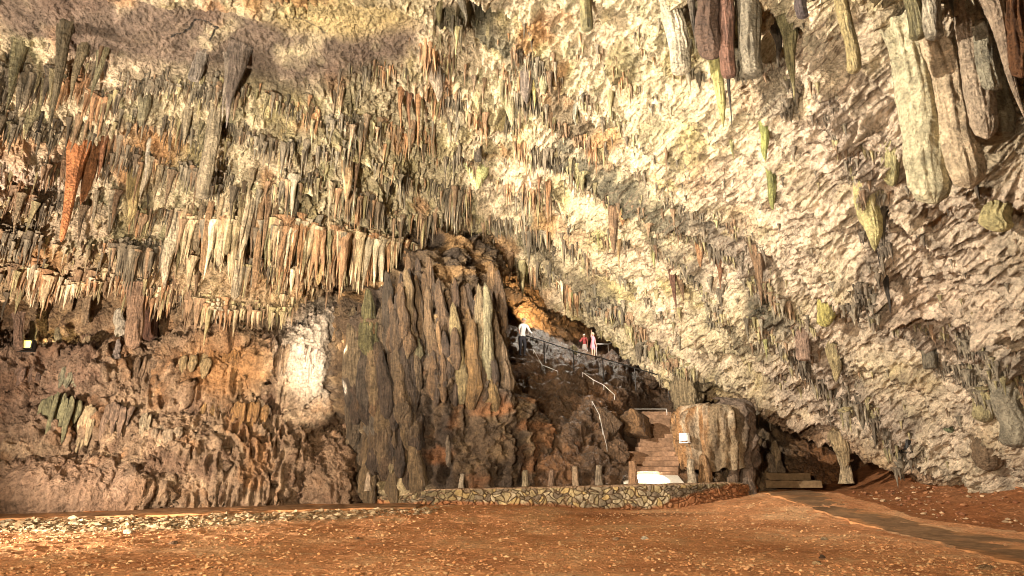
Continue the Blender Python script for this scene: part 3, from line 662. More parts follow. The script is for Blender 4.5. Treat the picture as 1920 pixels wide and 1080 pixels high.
H(S, 'cone', 1028, 325, 1027, 422, 13, 'orange', 'long thin orange stalactite right of the centre')
H(S, 'cone', 1011, 310, 1011, 365, 12, 'rust', 'short rusty stalactite left of the long thin orange one')
H(S, 'spindle', 1148, 345, 1152, 478, 20, 'brown', 'long brown stalactite on the left of the orange cluster')
H(S, 'spindle', 1164, 345, 1166, 424, 24, (.44, .23, .10), 'thick orange stalactite of the cluster right of centre')
H(S, 'cone', 1159, 420, 1163, 505, 13, (.38, .24, .11), 'thin ochre stalactite hanging lowest in the orange cluster')
H(S, 'cone', 1178, 430, 1180, 466, 14, 'dark', 'short dark stalactite right of the orange cluster')
H(S, 'spindle', 1228, 382, 1230, 432, 16, (.42, .44, .13), 'bright moss-green stalactite right of the orange cluster')
H(S, 'cone', 1262, 512, 1266, 586, 12, 'redbrown', 'dark red-brown stalactite below a crack in the slab')
H(S, 'cone', 1278, 528, 1280, 566, 14, 'brown', 'brown stalactite right of the dark red-brown one')
H(S, 'cone', 877, 352, 879, 402, 9, 'pale', 'thin pale stalactite right below the lime green boss')
H(S, 'spindle', 652, 282, 650, 378, 20, (.50, .33, .17), 'thick tan-orange stalactite left of the centre')
H(S, 'cone', 668, 285, 667, 365, 15, 'brown', 'brown stalactite right of the thick tan-orange one')
H(S, 'cone', 752, 175, 750, 252, 10, 'orange', 'slender orange stalactite, left of three above the centre rows')
H(S, 'cone', 768, 178, 766, 255, 10, 'rust', 'slender rust stalactite, middle of three above the centre rows')
H(S, 'cone', 786, 180, 784, 272, 11, (.38, .2, .09), 'slender brown-orange stalactite, right of three above the centre rows')
# left
H(S, 'carrot', 150, 255, 117, 455, 50, (.47, .19, .075), 'long bright orange carrot-shaped stalactite on the far left', fwd=.5, rough=.7, bend=.5)
H(S, 'spindle', 178, 275, 150, 385, 24, (.42, .19, .08), 'orange branch right of the long carrot-shaped stalactite', fwd=.3)
H(S, 'cone', 196, 270, 178, 345, 18, (.34, .16, .08), 'rust-brown prong farthest right of the orange carrot stalactite', fwd=.2)
H(S, 'cone', 128, 262, 112, 352, 16, 'brown', 'brown prong left of the orange carrot stalactite', fwd=.2)
H(S, 'spindle', 258, 312, 241, 424, 22, (.52, .39, .18), 'ochre tapered stalactite with a black side, left of the long curtain')
H(S, 'spindle', 324, 412, 306, 540, 22, 'cream', 'long cream stalactite left of the fluted curtain', fwd=.3)
H(S, 'cone', 278, 268, 272, 348, 10, 'pale', 'thin white stalactite above the ochre tapered one')
H(S, 'broken', 402, 235, 378, 372, 24, (.36, .29, .19), 'grey double stalactite column above the fluted curtain', fwd=.3)
H(S, 'cone', 118, 60, 99, 258, 26, (.19, .15, .09), 'long dark stalactite hanging in front of the upper left rows', fwd=.5)
H(S, 'spindle', 66, 195, 54, 252, 24, (.28, .24, .13), 'leaf-shaped olive stalactite on the far upper left', fwd=.3)
H(S, 'cone', 80, 195, 69, 277, 11, 'black', 'thin black pointed stalactite beside the leaf-shaped olive one', fwd=.4)
H(S, 'spindle', 92, 198, 86, 243, 18, (.33, .27, .17), 'short grey-green stalactite between the thin black one and the long dark one', fwd=.3)
H(S, 'cone', 32, 100, 12, 215, 28, (.25, .22, .12), 'large olive stalactite near the upper left edge', fwd=.4)
H(S, 'cone', 150, 95, 132, 190, 24, (.27, .21, .12), 'broad brown stalactite right of the long dark one', fwd=.3)
H(S, 'cone', 190, 105, 172, 190, 22, (.30, .26, .15), 'pale-edged olive stalactite in the top row at left', fwd=.3)
H(S, 'broken', 378, 105, 362, 152, 22, (.3, .25, .2), 'grey fluted stub in the top row right of the olive stalactites')
H(S, 'spindle', 275, 168, 262, 240, 20, (.3, .26, .16), 'grey-green wedge stalactite in the second row at left')
H(S, 'cone', 442, 125, 420, 238, 34, (.17, .13, .1), 'thick dark stalactite bundle in the middle of the top row', fwd=.3)
H(S, 'cone', 426, 132, 418, 225, 16, (.26, .21, .16), 'grey stalactite on the left side of the thick dark bundle', fwd=.4)
H(S, 'cone', 527, 255, 522, 352, 11, (.5, .38, .2), 'slim tan stalactite alone in the middle rows')
H(S, 'spindle', 352, 200, 346, 270, 12, (.42, .34, .22), 'tan stalactite in the second row left of the middle')
# the fluted curtain above the niches: each long tube on its own
cur = [(352, 398, 505, 15, 'olive'), (372, 400, 470, 13, 'dark'), (388, 398, 512, 16, 'orange'), (404, 392, 492, 14, 'tan'), (418, 388, 500, 15, 'cream'), (432, 386, 478, 12, 'olive'), (446, 385, 490, 15, 'olive'), (458, 384, 460, 12, 'cream'), (468, 386, 462, 11, 'grey'),
       (449, 455, 562, 22, 'stone'), (484, 395, 545, 14, 'orange'), (497, 400, 500, 15, 'rust'), (510, 404, 488, 13, 'brown'), (535, 412, 510, 17, (.5, .33, .15)), (548, 410, 470, 10, 'dark'), (562, 418, 505, 12, 'dark'), (574, 420, 520, 12, 'olive'),
       (588, 425, 528, 14, (.52, .36, .15)), (602, 428, 535, 13, (.5, .33, .13)), (616, 432, 520, 14, 'tan'), (630, 438, 540, 12, 'orange'), (644, 440, 545, 13, (.52, .36, .17)), (658, 445, 530, 12, 'tan'), (672, 450, 548, 12, 'cream'), (686, 455, 545, 13, (.5, .32, .15)), (700, 462, 540, 12, 'brown')]
nm = {'olive': 'olive', 'dark': 'dark', 'orange': 'orange', 'tan': 'tan', 'cream': 'cream', 'grey': 'grey', 'stone': 'big stone-coloured', 'rust': 'rust', 'brown': 'brown'}
ords = ['first', 'second', 'third', 'fourth', 'fifth', 'sixth', 'seventh', 'eighth', 'ninth', 'tenth', 'eleventh', 'twelfth', 'thirteenth', 'fourteenth', 'fifteenth', 'sixteenth', 'seventeenth', 'eighteenth', 'nineteenth', 'twentieth',
        'twenty-first', 'twenty-second', 'twenty-third', 'twenty-fourth', 'twenty-fifth', 'twenty-sixth']
for k, (x, y0, y1, wd_, c) in enumerate(sorted(cur, key=lambda u: u[0])):
    nme = nm[c] if isinstance(c, str) else 'ochre'
    ln = 'long' if y1 - y0 > 95 else 'short'
    H(S, random.choice(['spindle', 'cone', 'column', 'cone']), x + (460 - x) * .03 + 5, y0, x - 8 * (700 - x) / 350 - 3, y1, wd_ * .85, tuple(.6 * np.array(PAL[c] if isinstance(c, str) else c) + .4 * np.array((.44, .32, .18))),
      f'{ln} {nme} stalactite, {ords[k]} from the left in the fluted curtain', group='fluted curtain of long stalactites', fwd=.35, hires=False)

# ------------------------------------------------------------------ rows of ordinary stalactites: individuals, then a mass of tiny ones
protos = [drip_mesh('stalactite', 1.0, .24, k, 40 + i, 12, 14, flat=.85) for i, k in enumerate(['cone', 'cone', 'spindle', 'cone', 'cone', 'cone', 'cone', 'carrot', 'spindle', 'cone', 'cone', 'cone'])]
for me in protos: me.materials.append(M_SPEL)
ZONES = [  # name, px range, py range, count, min/max length px, colours
    ('upper left top row', (-20, 420), (55, 120), 44, (35, 105), ['dark', 'dark', 'grey', 'dark', 'brown', 'olive']),
    ('upper left second row', (-10, 420), (150, 250), 34, (25, 80), ['dark', 'grey', 'olive', 'brown', 'tan']),
    ('left middle rows', (0, 520), (255, 400), 44, (25, 90), ['dark', 'grey', 'brown', 'brown', 'tan', 'orange', 'cream']),
    ('rows left of the centre', (420, 760), (100, 400), 62, (25, 85), ['dark', 'dark', 'grey', 'brown', 'olive', 'tan']),
    ('centre rows', (760, 1150), (90, 330), 36, (22, 62), ['dark', 'dark', 'grey', 'olive', 'brown', 'orange']),
    ('rows on the pale slab', (1000, 1500), (230, 640), 24, (20, 50), ['brown', 'olive', 'green', 'rust', 'grey'])]
words = {'dark': 'dark', 'grey': 'grey-brown', 'olive': 'olive', 'brown': 'brown', 'tan': 'tan', 'orange': 'orange', 'cream': 'cream', 'green': 'green', 'rust': 'rust-red'}
def ledge_pick(x0, x1, y0, y1, tries=14):
    best = None
    for _ in range(tries):
        i, j = ceil_idx(random.uniform(x0, x1), random.uniform(y0, y1))
        s = abs(TB[i, j] - .93) + random.random() * .15 + ZS[i, j]
        if best is None or s < best[0]: best = (s, i, j)
    return best[1], best[2]
for zn, (x0, x1), (y0, y1), n, (l0, l1), cs in ZONES:
    for k in range(n):
        i, j = ledge_pick(x0, x1, y0, y1); q = CEILP[i, j]; c = cs[int(min(max((fbm(q[None] / 1.3, 641, 3)[0] * .75 + .5 + random.gauss(0, .15)) * len(cs), 0), len(cs) - 1))]
        o = bpy.data.objects.new('stalactite', random.choice(protos)); COL.objects.link(o)
        L = (l0 + (l1 - l0) * random.random() ** 1.5) * q[1] / F; wd_ = L * random.uniform(.4, .9) * (.8 if L > 1 else 1)
        o.location = q + np.array([0, -.1, .1]); o.scale = (wd_, wd_, L + .1); o.rotation_euler = (random.uniform(-.04, .04), random.uniform(-.04, .04), random.uniform(0, 6.28))
        cl_ = .82 * np.array(PAL[c]) + .12 * CC[i, j]; cl_ = .72 * cl_ + .28 * np.array((.22, .17, .11)); paint(o, tuple(cl_), .5); tag(o, f'{words[c]} stalactite among others like it in the {zn}', 'stalactite', f'{words[c]} stalactites in the {zn}')
# tiny ones past counting
def tiny(name, roots, L, Rd, cols, label, mat=M_DRIP, K=6):
    n = len(roots); t = np.array([0, .15, .4, .65, .85, .97]); pr = np.array([1.6, 1.05, .72, .42, .2, .05]); nr = len(t)
    th = np.linspace(0, 2 * np.pi, K, endpoint=False)[None, None]
    jr = 1 + .25 * rng.normal(size=(n, nr, K)) * np.array([1, 1, 1, 1, .6, .3])[None, :, None]
    rr = Rd[:, None, None] * pr[None, :, None] * jr; ph = rng.uniform(0, 6.28, (n, 1, 1))
    dr = (rng.normal(size=(n, 1, 2)) * .05) * L[:, None, None] * t[None, :, None]
    V = np.empty((n, nr, K, 3)); V[..., 0] = roots[:, None, None, 0] + rr * np.cos(th + ph) + dr[:, :, None, 0]; V[..., 1] = roots[:, None, None, 1] + rr * np.sin(th + ph) + dr[:, :, None, 1]
    V[..., 2] = roots[:, None, None, 2] + .20 - ((L + .12)[:, None] * t[None])[:, :, None] + 0 * rr
    q = gridq(nr, K, wrap=True)[:, ::-1]; Q = (q[None] + (np.arange(n) * nr * K)[:, None, None]).reshape(-1, 4)
    cc = np.repeat(cols, nr * K, 0)
    return tag(link(name, raw_mesh(name, V.reshape(-1, 3), Q, cc), mat), label, 'small stalactites', kind='stuff')
def ledge_weights(mask):
    w_ = mask * (np.exp(-((TB - .95) / .11) ** 2) + .03); w_ = w_.ravel(); return w_ / w_.sum()
vis = (PX > -60) & (PX < 1980) & (PY > -60) & (PY < 960)
dens = (1 - ZR) * (1 - ZS) * sm(PY, 0, 100) * vis * (1 - .6 * sm(PX, 950, 1100)) * (1 - .75 * sm(PY, 420, 560))
nz = sm(fbm(CEILP.reshape(-1, 3) / 1.4, 611, 3), -.3, .35).reshape(PX.shape)
def make_tiny(n, mask, lmin, lmax, cs, label, ratio=(.05, .12)):
    idx = rng.choice(PX.size, n, p=ledge_weights(mask)); roots = CEILP.reshape(-1, 3)[idx].copy(); D = roots[:, 1]
    L = (lmin + (lmax - lmin) * rng.random(n) ** 2.2 * np.clip(.75 + .9 * fbm(roots / 1.1, 645, 2), .25, 1.3)) * D / F; Rd = L * rng.uniform(*ratio, n) + .012
    roots[:, 1] -= .05
    pal = np.array([PAL[c] for c in cs]); g = CC.reshape(-1, 3)[idx]
    ci = np.clip((fbm(roots / 1.3, 641, 3) * .75 + .5 + .13 * rng.normal(size=n)) * len(cs), 0, len(cs) - .01).astype(int)
    cols = (pal[ci] * .86 + g * .10) * rng.uniform(.7, 1.25, (n, 1))
    return tiny('small_stalactites', roots, L, Rd, cols, label)
make_tiny(6500, dens * (.015 + nz ** 2), 6, 70, ['dark', 'dark', 'grey', 'dark', 'brown', 'olive', 'brown', 'orange'], 'countless small grey and brown stalactites crowding the left ceiling', (.03, .085))
make_tiny(1300, (1 - ZR) * vis * sm(PY, 420, 520) * (PY < 575) + .5 * vis * sm(PX, 450, 560) * (1 - sm(PX, 700, 760)) * sm(PY, 400, 440), 10, 60, ['brown', 'tan', 'olive', 'brown', 'tan', 'orange', 'cream'], 'countless small tan and orange drips along the lip over the niches')
bl = smooth_dark_bands(PX, PY)
curt = ((PX > 345) & (PX < 745)) * (1 - sm(np.abs(PY - np.interp(PX, [345, 480, 740], [398, 392, 470])), 6, 26))
make_tiny(420, curt * 1., 35, 130, ['olive', 'tan', 'brown', 'tan', 'orange', 'tan', 'cream', 'orange'], 'thin fused tubes filling the fluted curtain over the niches', (.045, .085))
make_tiny(4600, vis * ZR * (.06 + 7 * bl) + .5 * vis * sm(PX, 950, 1050) * (1 - sm(PX, 1250, 1400)) * sm(PY, 60, 200), 6, 30, ['dark', 'dark', 'grey', 'olive', 'brown'], 'small dark drips along the diagonal bands of the slab', (.10, .2))
_mx, _my = pix_all(MP.reshape(-1, 3)); _md = MP.reshape(-1, 3)[:, 1]
def mound_front(px, py):
    k = np.where((np.abs(_mx - px) < 9) & (np.abs(_my - py) < 9))[0]
    if len(k) == 0: return np.array(mound_pt(px, py))
    return MP.reshape(-1, 3)[k[np.argmin(_md[k])]]
# ------------------------------------------------------------------ stalagmites stacked up on the mound
def stand(name, kind, x0, y0, x1, y1, wpx, colour, label, surf, cat='stalagmite', group=None, dD=0.0, flat=.9, sink=.25, rough=1.0, hires=True, bend=1.0):
    """a dripstone standing at pixel (x0,y0) on the surface with its tip at (x1,y1)"""
    D = float(surf(x0, y0)[1]) - dD if callable(surf) else float(surf)
    base = at(x0, y0, D); tip = at(x1, y1, D); L = float(tip[2] - base[2]); Wd = wpx / F * D
    me = drip_mesh(name, L + sink, Wd, kind, random.randint(1, 999), 30 if hires else 14, 50 if hires else 20, up=True, flat=flat, rough=rough, bend=bend)
    o = link(name, me, M_SPEL); o.location = base - np.array([0, 0, sink]); o.rotation_euler = (0, math.atan2(float(tip[0] - base[0]), L + sink), 0)
    paint(o, colour); return tag(o, label, cat, group)
T = 'stalagmite'
mites = [  # foot x,y, tip x,y, width, colour, label
    (772, 640, 757, 500, 28, (.40, .27, .14), 'tall pale-edged stalagmite at the upper left of the mound'),
    (792, 650, 780, 520, 24, (.27, .17, .09), 'brown stalagmite second from the left on top of the mound'),
    (812, 650, 800, 535, 22, (.30, .19, .10), 'knobbly brown stalagmite third from the left on top of the mound'),
    (838, 640, 824, 520, 24, (.24, .15, .085), 'dark brown stalagmite fourth from the left on top of the mound'),
    (735, 640, 722, 505, 26, (.16, .115, .075), 'dark grey stalagmite leaning on the left shoulder of the mound'),
    (700, 640, 688, 540, 32, (.27, .23, .10), 'mossy green-topped stalagmite at the left edge of the mound'),
    (672, 660, 668, 582, 18, (.26, .2, .14), 'short grey stalagmite at the far left edge of the mound'),
    (690, 665, 684, 585, 14, (.2, .15, .1), 'thin dark stalagmite beside the mossy green-topped one'),
    (866, 720, 849, 565, 30, (.46, .34, .16), 'yellowish stalagmite in front, middle of the mound'),
    (884, 730, 886, 600, 34, (.43, .25, .10), 'orange-brown stalagmite behind the yellowish one on the mound'),
    (905, 690, 896, 530, 26, (.45, .33, .18), 'tall tan stalagmite near the right crest of the mound'),
    (918, 690, 906, 530, 28, (.50, .42, .24), 'tall cream-topped stalagmite on the right crest of the mound'),
    (925, 690, 918, 622, 24, (.50, .36, .16), 'stubby yellow stalagmite at the foot of the cream-topped one'),
    (936, 700, 922, 575, 34, (.38, .25, .14), 'broad brown stalagmite on the right shoulder of the mound'),
    (950, 712, 938, 625, 28, (.36, .24, .14), 'smooth brown stalagmite lowest on the right shoulder of the mound'),
    (930, 735, 912, 685, 26, (.44, .28, .12), 'short ochre stalagmite below the broad brown one'),
    (783, 642, 778, 622, 22, (.42, .36, .2), 'pale stub, leftmost of a row of stubs in mid mound'),
    (797, 645, 796, 618, 14, (.24, .19, .13), 'brown stub, second of a row of stubs in mid mound'),
    (815, 645, 815, 616, 15, (.30, .25, .16), 'tan stub, third of a row of stubs in mid mound'),
    (832, 645, 832, 614, 17, (.20, .19, .12), 'olive-grey stub, rightmost of a row of stubs in mid mound'),
    (720, 800, 712, 672, 46, (.30, .24, .17), 'grey dome-topped flowstone column on the front of the mound'),
    (752, 730, 748, 680, 22, (.4, .26, .14), 'small pinkish cone on the front of the mound'),
    (860, 640, 852, 520, 20, (.20, .12, .07), 'dark slim stalagmite behind the yellowish one on the mound'),
    (736, 848, 737, 822, 14, (.5, .38, .2), 'tiny pale cone low on the front of the mound'),
    (842, 835, 841, 815, 10, (.5, .38, .26), 'tiny cream point low on the mound right of the grey column'),
]
for x0, y0, x1, y1, wd_, c, lb in mites:
    stand(T, 'fused', x0, y0, x1, y1, wd_ * .92, tuple(v_ * .46 for v_ in c), lb, mound_front, sink=.7, dD=-.10, rough=1.4)
for k in range(95):   # the smaller ones between them
    px = random.uniform(668, 945); py = random.uniform(545, 745) if px > 735 else random.uniform(640, 760); h = random.uniform(28, 85)
    stand(T, 'fused', px, py, px - h * .09, py - h, random.uniform(13, 25), random.choice([(.11, .068, .038), (.14, .085, .045), (.20, .12, .058), (.08, .053, .035)]),
          'small brown stalagmite crowded among others on the upper mound', mound_front, group='small stalagmites on the upper mound', sink=.6, dD=-.18, hires=False, rough=1.3)

for k in range(64):   # the dark fluted left flank
    px = random.uniform(668, 790); py = random.uniform(620, 930); h = random.uniform(40, 120)
    stand(T, 'fused', px, py, px - h * .09, py - h, random.uniform(16, 32), random.choice([(.10, .065, .038), (.13, .088, .05), (.07, .048, .032), (.17, .115, .06)]),
          'dark rough stalagmite fused with others into the left flank of the mound', mound_front, group='dark stalagmites on the left flank of the mound', sink=.7, dD=-.14, hires=False, rough=1.5)
for k in range(20):
    px = random.uniform(658, 690); py = random.uniform(650, 900); h = random.uniform(50, 120)
    stand(T, 'fused', px, py, px - h * .09, py - h, random.uniform(16, 28), random.choice([(.11, .08, .05), (.14, .10, .06), (.08, .06, .042), (.18, .13, .075)]),
          'dark rough stalagmite fused with others into the left flank of the mound', mound_front, group='dark stalagmites on the left flank of the mound', sink=.7, dD=-.14, hires=False, rough=1.5)
# ------------------------------------------------------------------ dry stone retaining wall with its posts
wl = [at(690, 950, 21.4), at(790, 950, 20.8), at(900, 950, 20.7), at(1100, 950, 20.7), at(1250, 946, 20.9), at(1310, 940, 21.2), at(1370, 930, 21.6), at(1420, 918, 22.6)]
wl = np.array([[p[0], p[1]] for p in wl]); sl = np.r_[0, np.cumsum(np.linalg.norm(np.diff(wl, axis=0), axis=1))]
nS, nH = 900, 110
u = np.linspace(0, sl[-1], nS); lx, ly = np.interp(u, sl, wl[:, 0]), np.interp(u, sl, wl[:, 1])
ker = np.ones(60) / 60; lx = np.convolve(np.pad(lx, 30, 'edge'), ker, 'same')[30:-30]; ly = np.convolve(np.pad(ly, 30, 'edge'), ker, 'same')[30:-30]
tx, ty = np.gradient(lx), np.gradient(ly); tl = np.hypot(tx, ty); tx /= tl; ty /= tl; nx, ny = ty, -tx       # normal towards the camera
gz = ground_z(lx, ly); topz = np.interp(u, [0, 1.2, 2.2, 4, sl[-1] - 1.6, sl[-1]], [.12, .42, .62, .66, .82, .7]); topz = np.maximum(topz, gz + .25)
rows = []; colr = []; hh = np.linspace(0, 1, nH)
for h in hh:      # front face
    z = gz - .2 + (topz - gz + .2) * h; rows.append(np.c_[lx, ly, z])
for k, off in enumerate([.12, .25, .4, .55, .7]): rows.append(np.c_[lx - nx * off, ly - ny * off, topz + .015])
rows.append(np.c_[lx - nx * .75, ly - ny * .75, topz - 1.0])
SWP = np.array(rows); q = np.stack([u[None] + 0 * SWP[..., 2], SWP[..., 2] * 1.15, 0 * SWP[..., 2]], -1).reshape(-1, 3)
q = q + .16 * np.stack([perlin(q * 3, 5), perlin(q * 3, 6), 0 * q[:, 0]], -1); q = q * np.array([5.0, 5.6, 1], np.float32); q[:, 2] = .5
f1, f2, cid = worley(q, 71); q2 = q * 1.9; g1, g2, cid2 = worley(q2, 72)
e = sm((f2 - f1), .02, .16).reshape(SWP.shape[:2]); cid = cid.reshape(e.shape)
fr = np.zeros(SWP.shape[0]); fr[:nH] = 1; fr[nH - 4:nH] = .4
wd = (e * (.09 + .05 * cid) + .035 * fbm(SWP.reshape(-1, 3) * 5, 73, 3).reshape(e.shape)) * fr[:, None]
SWP[..., 0] += nx * wd; SWP[..., 1] += ny * wd; SWP[nH:, :, 2] += .02 * fbm(SWP[nH:].reshape(-1, 3) * 2, 74, 3).reshape(SWP[nH:].shape[:2])
pal = .8 * np.array([(.46, .36, .19), (.36, .28, .15), (.50, .36, .16), (.24, .19, .125), (.2, .15, .1), (.42, .34, .22), (.30, .22, .13), (.55, .45, .28)])
sc_ = pal[(cid * 7.99).astype(int)]
edge = np.clip((u - 2.6) / 1.5, 0, 1) * (1 - np.clip((u - sl[-1] + 4.2) / 1.2, 0, 1)); sc_ = sc_ * (.45 + .55 * edge)[None, :, None]
sc_ = mix((.22, .15, .09), sc_, e * fr[:, None] + (1 - fr[:, None]) * .0)
capc = np.empty(e.shape + (3,)); capc[:] = (.27, .18, .11); sc_ = np.where((fr < .5)[:, None, None], capc, sc_)
soil = sm(-(SWP[..., 2] - gz[None] - .10 - .35 * np.clip((u - sl[-1] + 4.8) / 2, 0, 1)[None] + .12 * fbm(SWP.reshape(-1, 3) * 1.5, 79, 3).reshape(e.shape)), -.05, .05)
sc_ = mix(sc_, (.27, .11, .045), soil * .85)
me = raw_mesh('stone_wall', SWP, gridq(*e.shape), sc_.reshape(-1, 3))
tag(link('stone_wall', me, M_STONE), 'low retaining wall of rough yellowish stones in front of the brown mound', 'wall')
def wall_top(px):
    best = None
    for k in range(0, nS, 2):
        d_ = Vector((lx[k] - nx[k] * .3, ly[k] - ny[k] * .3, topz[k])) - Vector(EYE); yv = d_.y * cp + d_.z * sp
        x = 960 + F * d_.x / yv
        if best is None or abs(x - px) < best[0]: best = (abs(x - px), k)
    k = best[1]; return np.array([lx[k] - nx[k] * .3, ly[k] - ny[k] * .3, topz[k]])
posts = [(866, 26, 9, (.42, .34, .24), 'smallest pale stone stub at the left end of the wall top'), (985, 30, 11, (.40, .32, .2), 'stone post on the wall with a flared foot, leftmost of the tall ones'),
         (1032, 30, 10, (.36, .24, .16), 'brown stone post leaning right on the wall'), (1081, 36, 10, (.42, .30, .19), 'straight slim stone post right of the leaning one on the wall'),
         (1124, 36, 11, (.40, .31, .21), 'knobbly stone post left of the stairs'), (1187, 42, 14, (.45, .26, .14), 'thickest reddish stone post in front of the lowest stair'), (1297, 42, 13, (.40, .32, .22), 'stone post at the right end of the wall, right of the white slab')]
for px, hpx, wpx, c, lb in posts:
    q = wall_top(px); D = q[1]; L = hpx / F * D
    me = drip_mesh('stone_post', L + .05, wpx / F * D * 1.1, 'post', random.randint(1, 99), 18, 24, up=True, rough=.6, bend=.6)
    o = link('stone_post', me, M_SPEL); o.location = q - np.array([0, 0, .06]); o.rotation_euler = (0, .16 if 'leaning' in lb else random.uniform(-.05, .05), random.random() * 6)
    paint(o, c); tag(o, lb, 'post', 'stone posts along the wall top')

# ------------------------------------------------------------------ stairs
def slab_mesh(name, w_, d_, h_, seed, chip=.018, seg=.09):
    bm = bmesh.new(); bmesh.ops.create_cube(bm, size=1)
    bmesh.ops.scale(bm, vec=(w_, d_, h_), verts=bm.verts)
    for ax, n in ((0, max(2, int(w_ / .16))), (1, max(1, int(d_ / .16)))):
        es = [e_ for e_ in bm.edges if abs((e_.verts[0].co - e_.verts[1].co)[ax]) > .5 * (w_, d_)[ax]]
        bmesh.ops.subdivide_edges(bm, edges=es, cuts=n, use_grid_fill=True)
    bmesh.ops.bevel(bm, geom=[e_ for e_ in bm.edges if len(e_.link_faces) == 2 and e_.calc_face_angle(0) > 1], offset=.02, segments=2, affect='EDGES', profile=.6)
    vs = np.array([v_.co[:] for v_ in bm.verts]); n = np.stack([perlin(vs * 3.1 + seed, k) for k in (1, 2, 3)], -1) * chip
    for v_, k in zip(bm.verts, n): v_.co += Vector(k)
    me = bpy.data.meshes.new(name); bm.to_mesh(me); bm.free(); return me
nst = 15; b0, b1 = at(1212, 884, 22.4), at(1222, 772, 27.2)
st = empty('staircase', b0, 'worn brown stone stairs climbing from the wall up into the recess', 'stairs')
for k in range(nst):
    f_ = k / (nst - 1); p = b0 * (1 - f_) + b1 * f_; wpx = np.interp(k, [0, 4, 5, 9, 14], [110, 102, 72, 62, 52]); w_ = wpx / F * p[1]
    cx = np.interp(k, [0, 4, 5, 9, 14], [0, 4, 16, 14, 8]) / F * p[1]
    rise = (b1[2] - b0[2]) / (nst - 1); run = (b1[1] - b0[1]) / (nst - 1)
    o = link('step', slab_mesh('step', w_, run + .30, rise * .98, k * 3.3), M_STEP, st)
    o.location = (p[0] - b0[0] + cx, p[1] - b0[1] + .15, p[2] - b0[2] - rise / 2)
    o.rotation_euler = (0, random.uniform(-.008, .008), random.uniform(-.03, .03))
for o_, (x, y, D, w_, lb) in enumerate([(1468, 893, 24.6, 1.7, 'upper slab of the two low steps at the head of the path'), (1478, 907, 23.9, 2.1, 'lower slab of the two low steps at the head of the path')]):
    o = link('stone_step', slab_mesh('stone_step', w_, 1.0, .26, 50 + o_), rock_material('slab_concrete', 'rgb', .9, .4, 8, .15, .3, (.20, .13, .07))); o.location = at(x, y, D); tag(o, lb, 'step')
# floodlit landing behind the wall, overlit glare put into its white colour
q0 = wall_top(1225); me = slab_mesh('landing', 2.1, .9, .12, 9)
o = link('landing', me, plain('overlit_slab', (.75, .70, .6), .9)); o.location = q0 + np.array([.1, .80, .13]); o.rotation_euler = (R(19), 0, .05); tag(o, None, None, kind='structure')
spot(tuple(q0 + np.array([.5, .2, 4.2])), tuple(q0 + np.array([.05, .66, 0])), 6500, 18, (1, .95, .85), .04, .3)

# ------------------------------------------------------------------ boulders in the recess and the fluted block
def boulder(name, p, size, seed, colour, label, cat='boulder', group=None, mat=None, res=5):
    bm = bmesh.new(); bmesh.ops.create_icosphere(bm, subdivisions=res, radius=1)
    V = np.array([v_.co[:] for v_ in bm.verts]); bm.faces.ensure_lookup_table()
    Fc = np.array([[v_.index for v_ in f_.verts] for f_ in bm.faces]); bm.free()
    f1, f2, _ = worley(V * 1.1 + seed, 3); d = .8 + .45 * fbm(V * .9 + seed, 4, 3) + .10 * ridged(V * 2.3 + seed, 6, 3) + .22 * np.clip(f2 - f1, 0, .5)
    # planar breaks
    r = np.random.default_rng(int(seed * 7) + 1)
    Vv = V * d[:, None]
    for _ in range(7):
        n = r.normal(size=3); n /= np.linalg.norm(n); h = r.uniform(.55, .85); s = Vv @ n; Vv = Vv - np.outer(np.clip(s - h, 0, None) * .85, n)
    Vv = Vv * np.array(size)
    o = link(name, raw_mesh(name, Vv, Fc), mat or M_SPEL); o.location = p; paint(o, colour); o.rotation_euler = (0, 0, r.uniform(0, 6)) if abs(size[0] - size[1]) < .3 else (0, 0, 0)
    return tag(o, label, cat, group)
bl_ = [(1190, 795, 24.6, .75, .75, (.22, .125, .06), 'rounded brown boulder at the left edge of the stairs'), (1155, 850, 22.8, .6, .55, (.17, .10, .055), 'low dark boulder at the foot of the stairs'),
       (1285, 745, 25.5, .75, .95, (.28, .21, .12), 'upright grey-brown boulder above the fluted block, right of the stairs'), (1135, 800, 24.2, .8, .7, (.13, .08, .045), 'dark boulder with a bright wet edge left of the stairs'),
       (1080, 705, 27.4, .9, .5, (.19, .11, .06), 'flat brown boulder at the top of the heap'), (1030, 690, 27.8, .8, .5, (.17, .10, .055), 'broad brown boulder under the handrail'),
       (1150, 725, 28.5, .9, .55, (.15, .09, .05), 'dark boulder under the end of the handrail'), (1180, 690, 31, .9, .7, (.17, .11, .065), 'dark boulder below the visitors in pink and white'),
       (1215, 715, 30, 1.0, .7, (.16, .10, .06), 'shadowed boulder where the stairs turn'), (1100, 775, 25.2, 1.1, .6, (.17, .10, .055), 'wide brown boulder in the middle of the heap'),
       (1000, 720, 26.2, .6, .5, (.22, .13, .07), 'brown boulder next to the right shoulder of the mound'), (1060, 830, 23.2, .9, .7, (.20, .10, .05), 'reddish brown boulder just behind the wall')]
for k, (x, y, D, s1_, s2_, c, lb) in enumerate(bl_): boulder('boulder', at(x, y, D), (s1_, s1_ * .9, s2_), k * 1.7 + .3, c, lb)
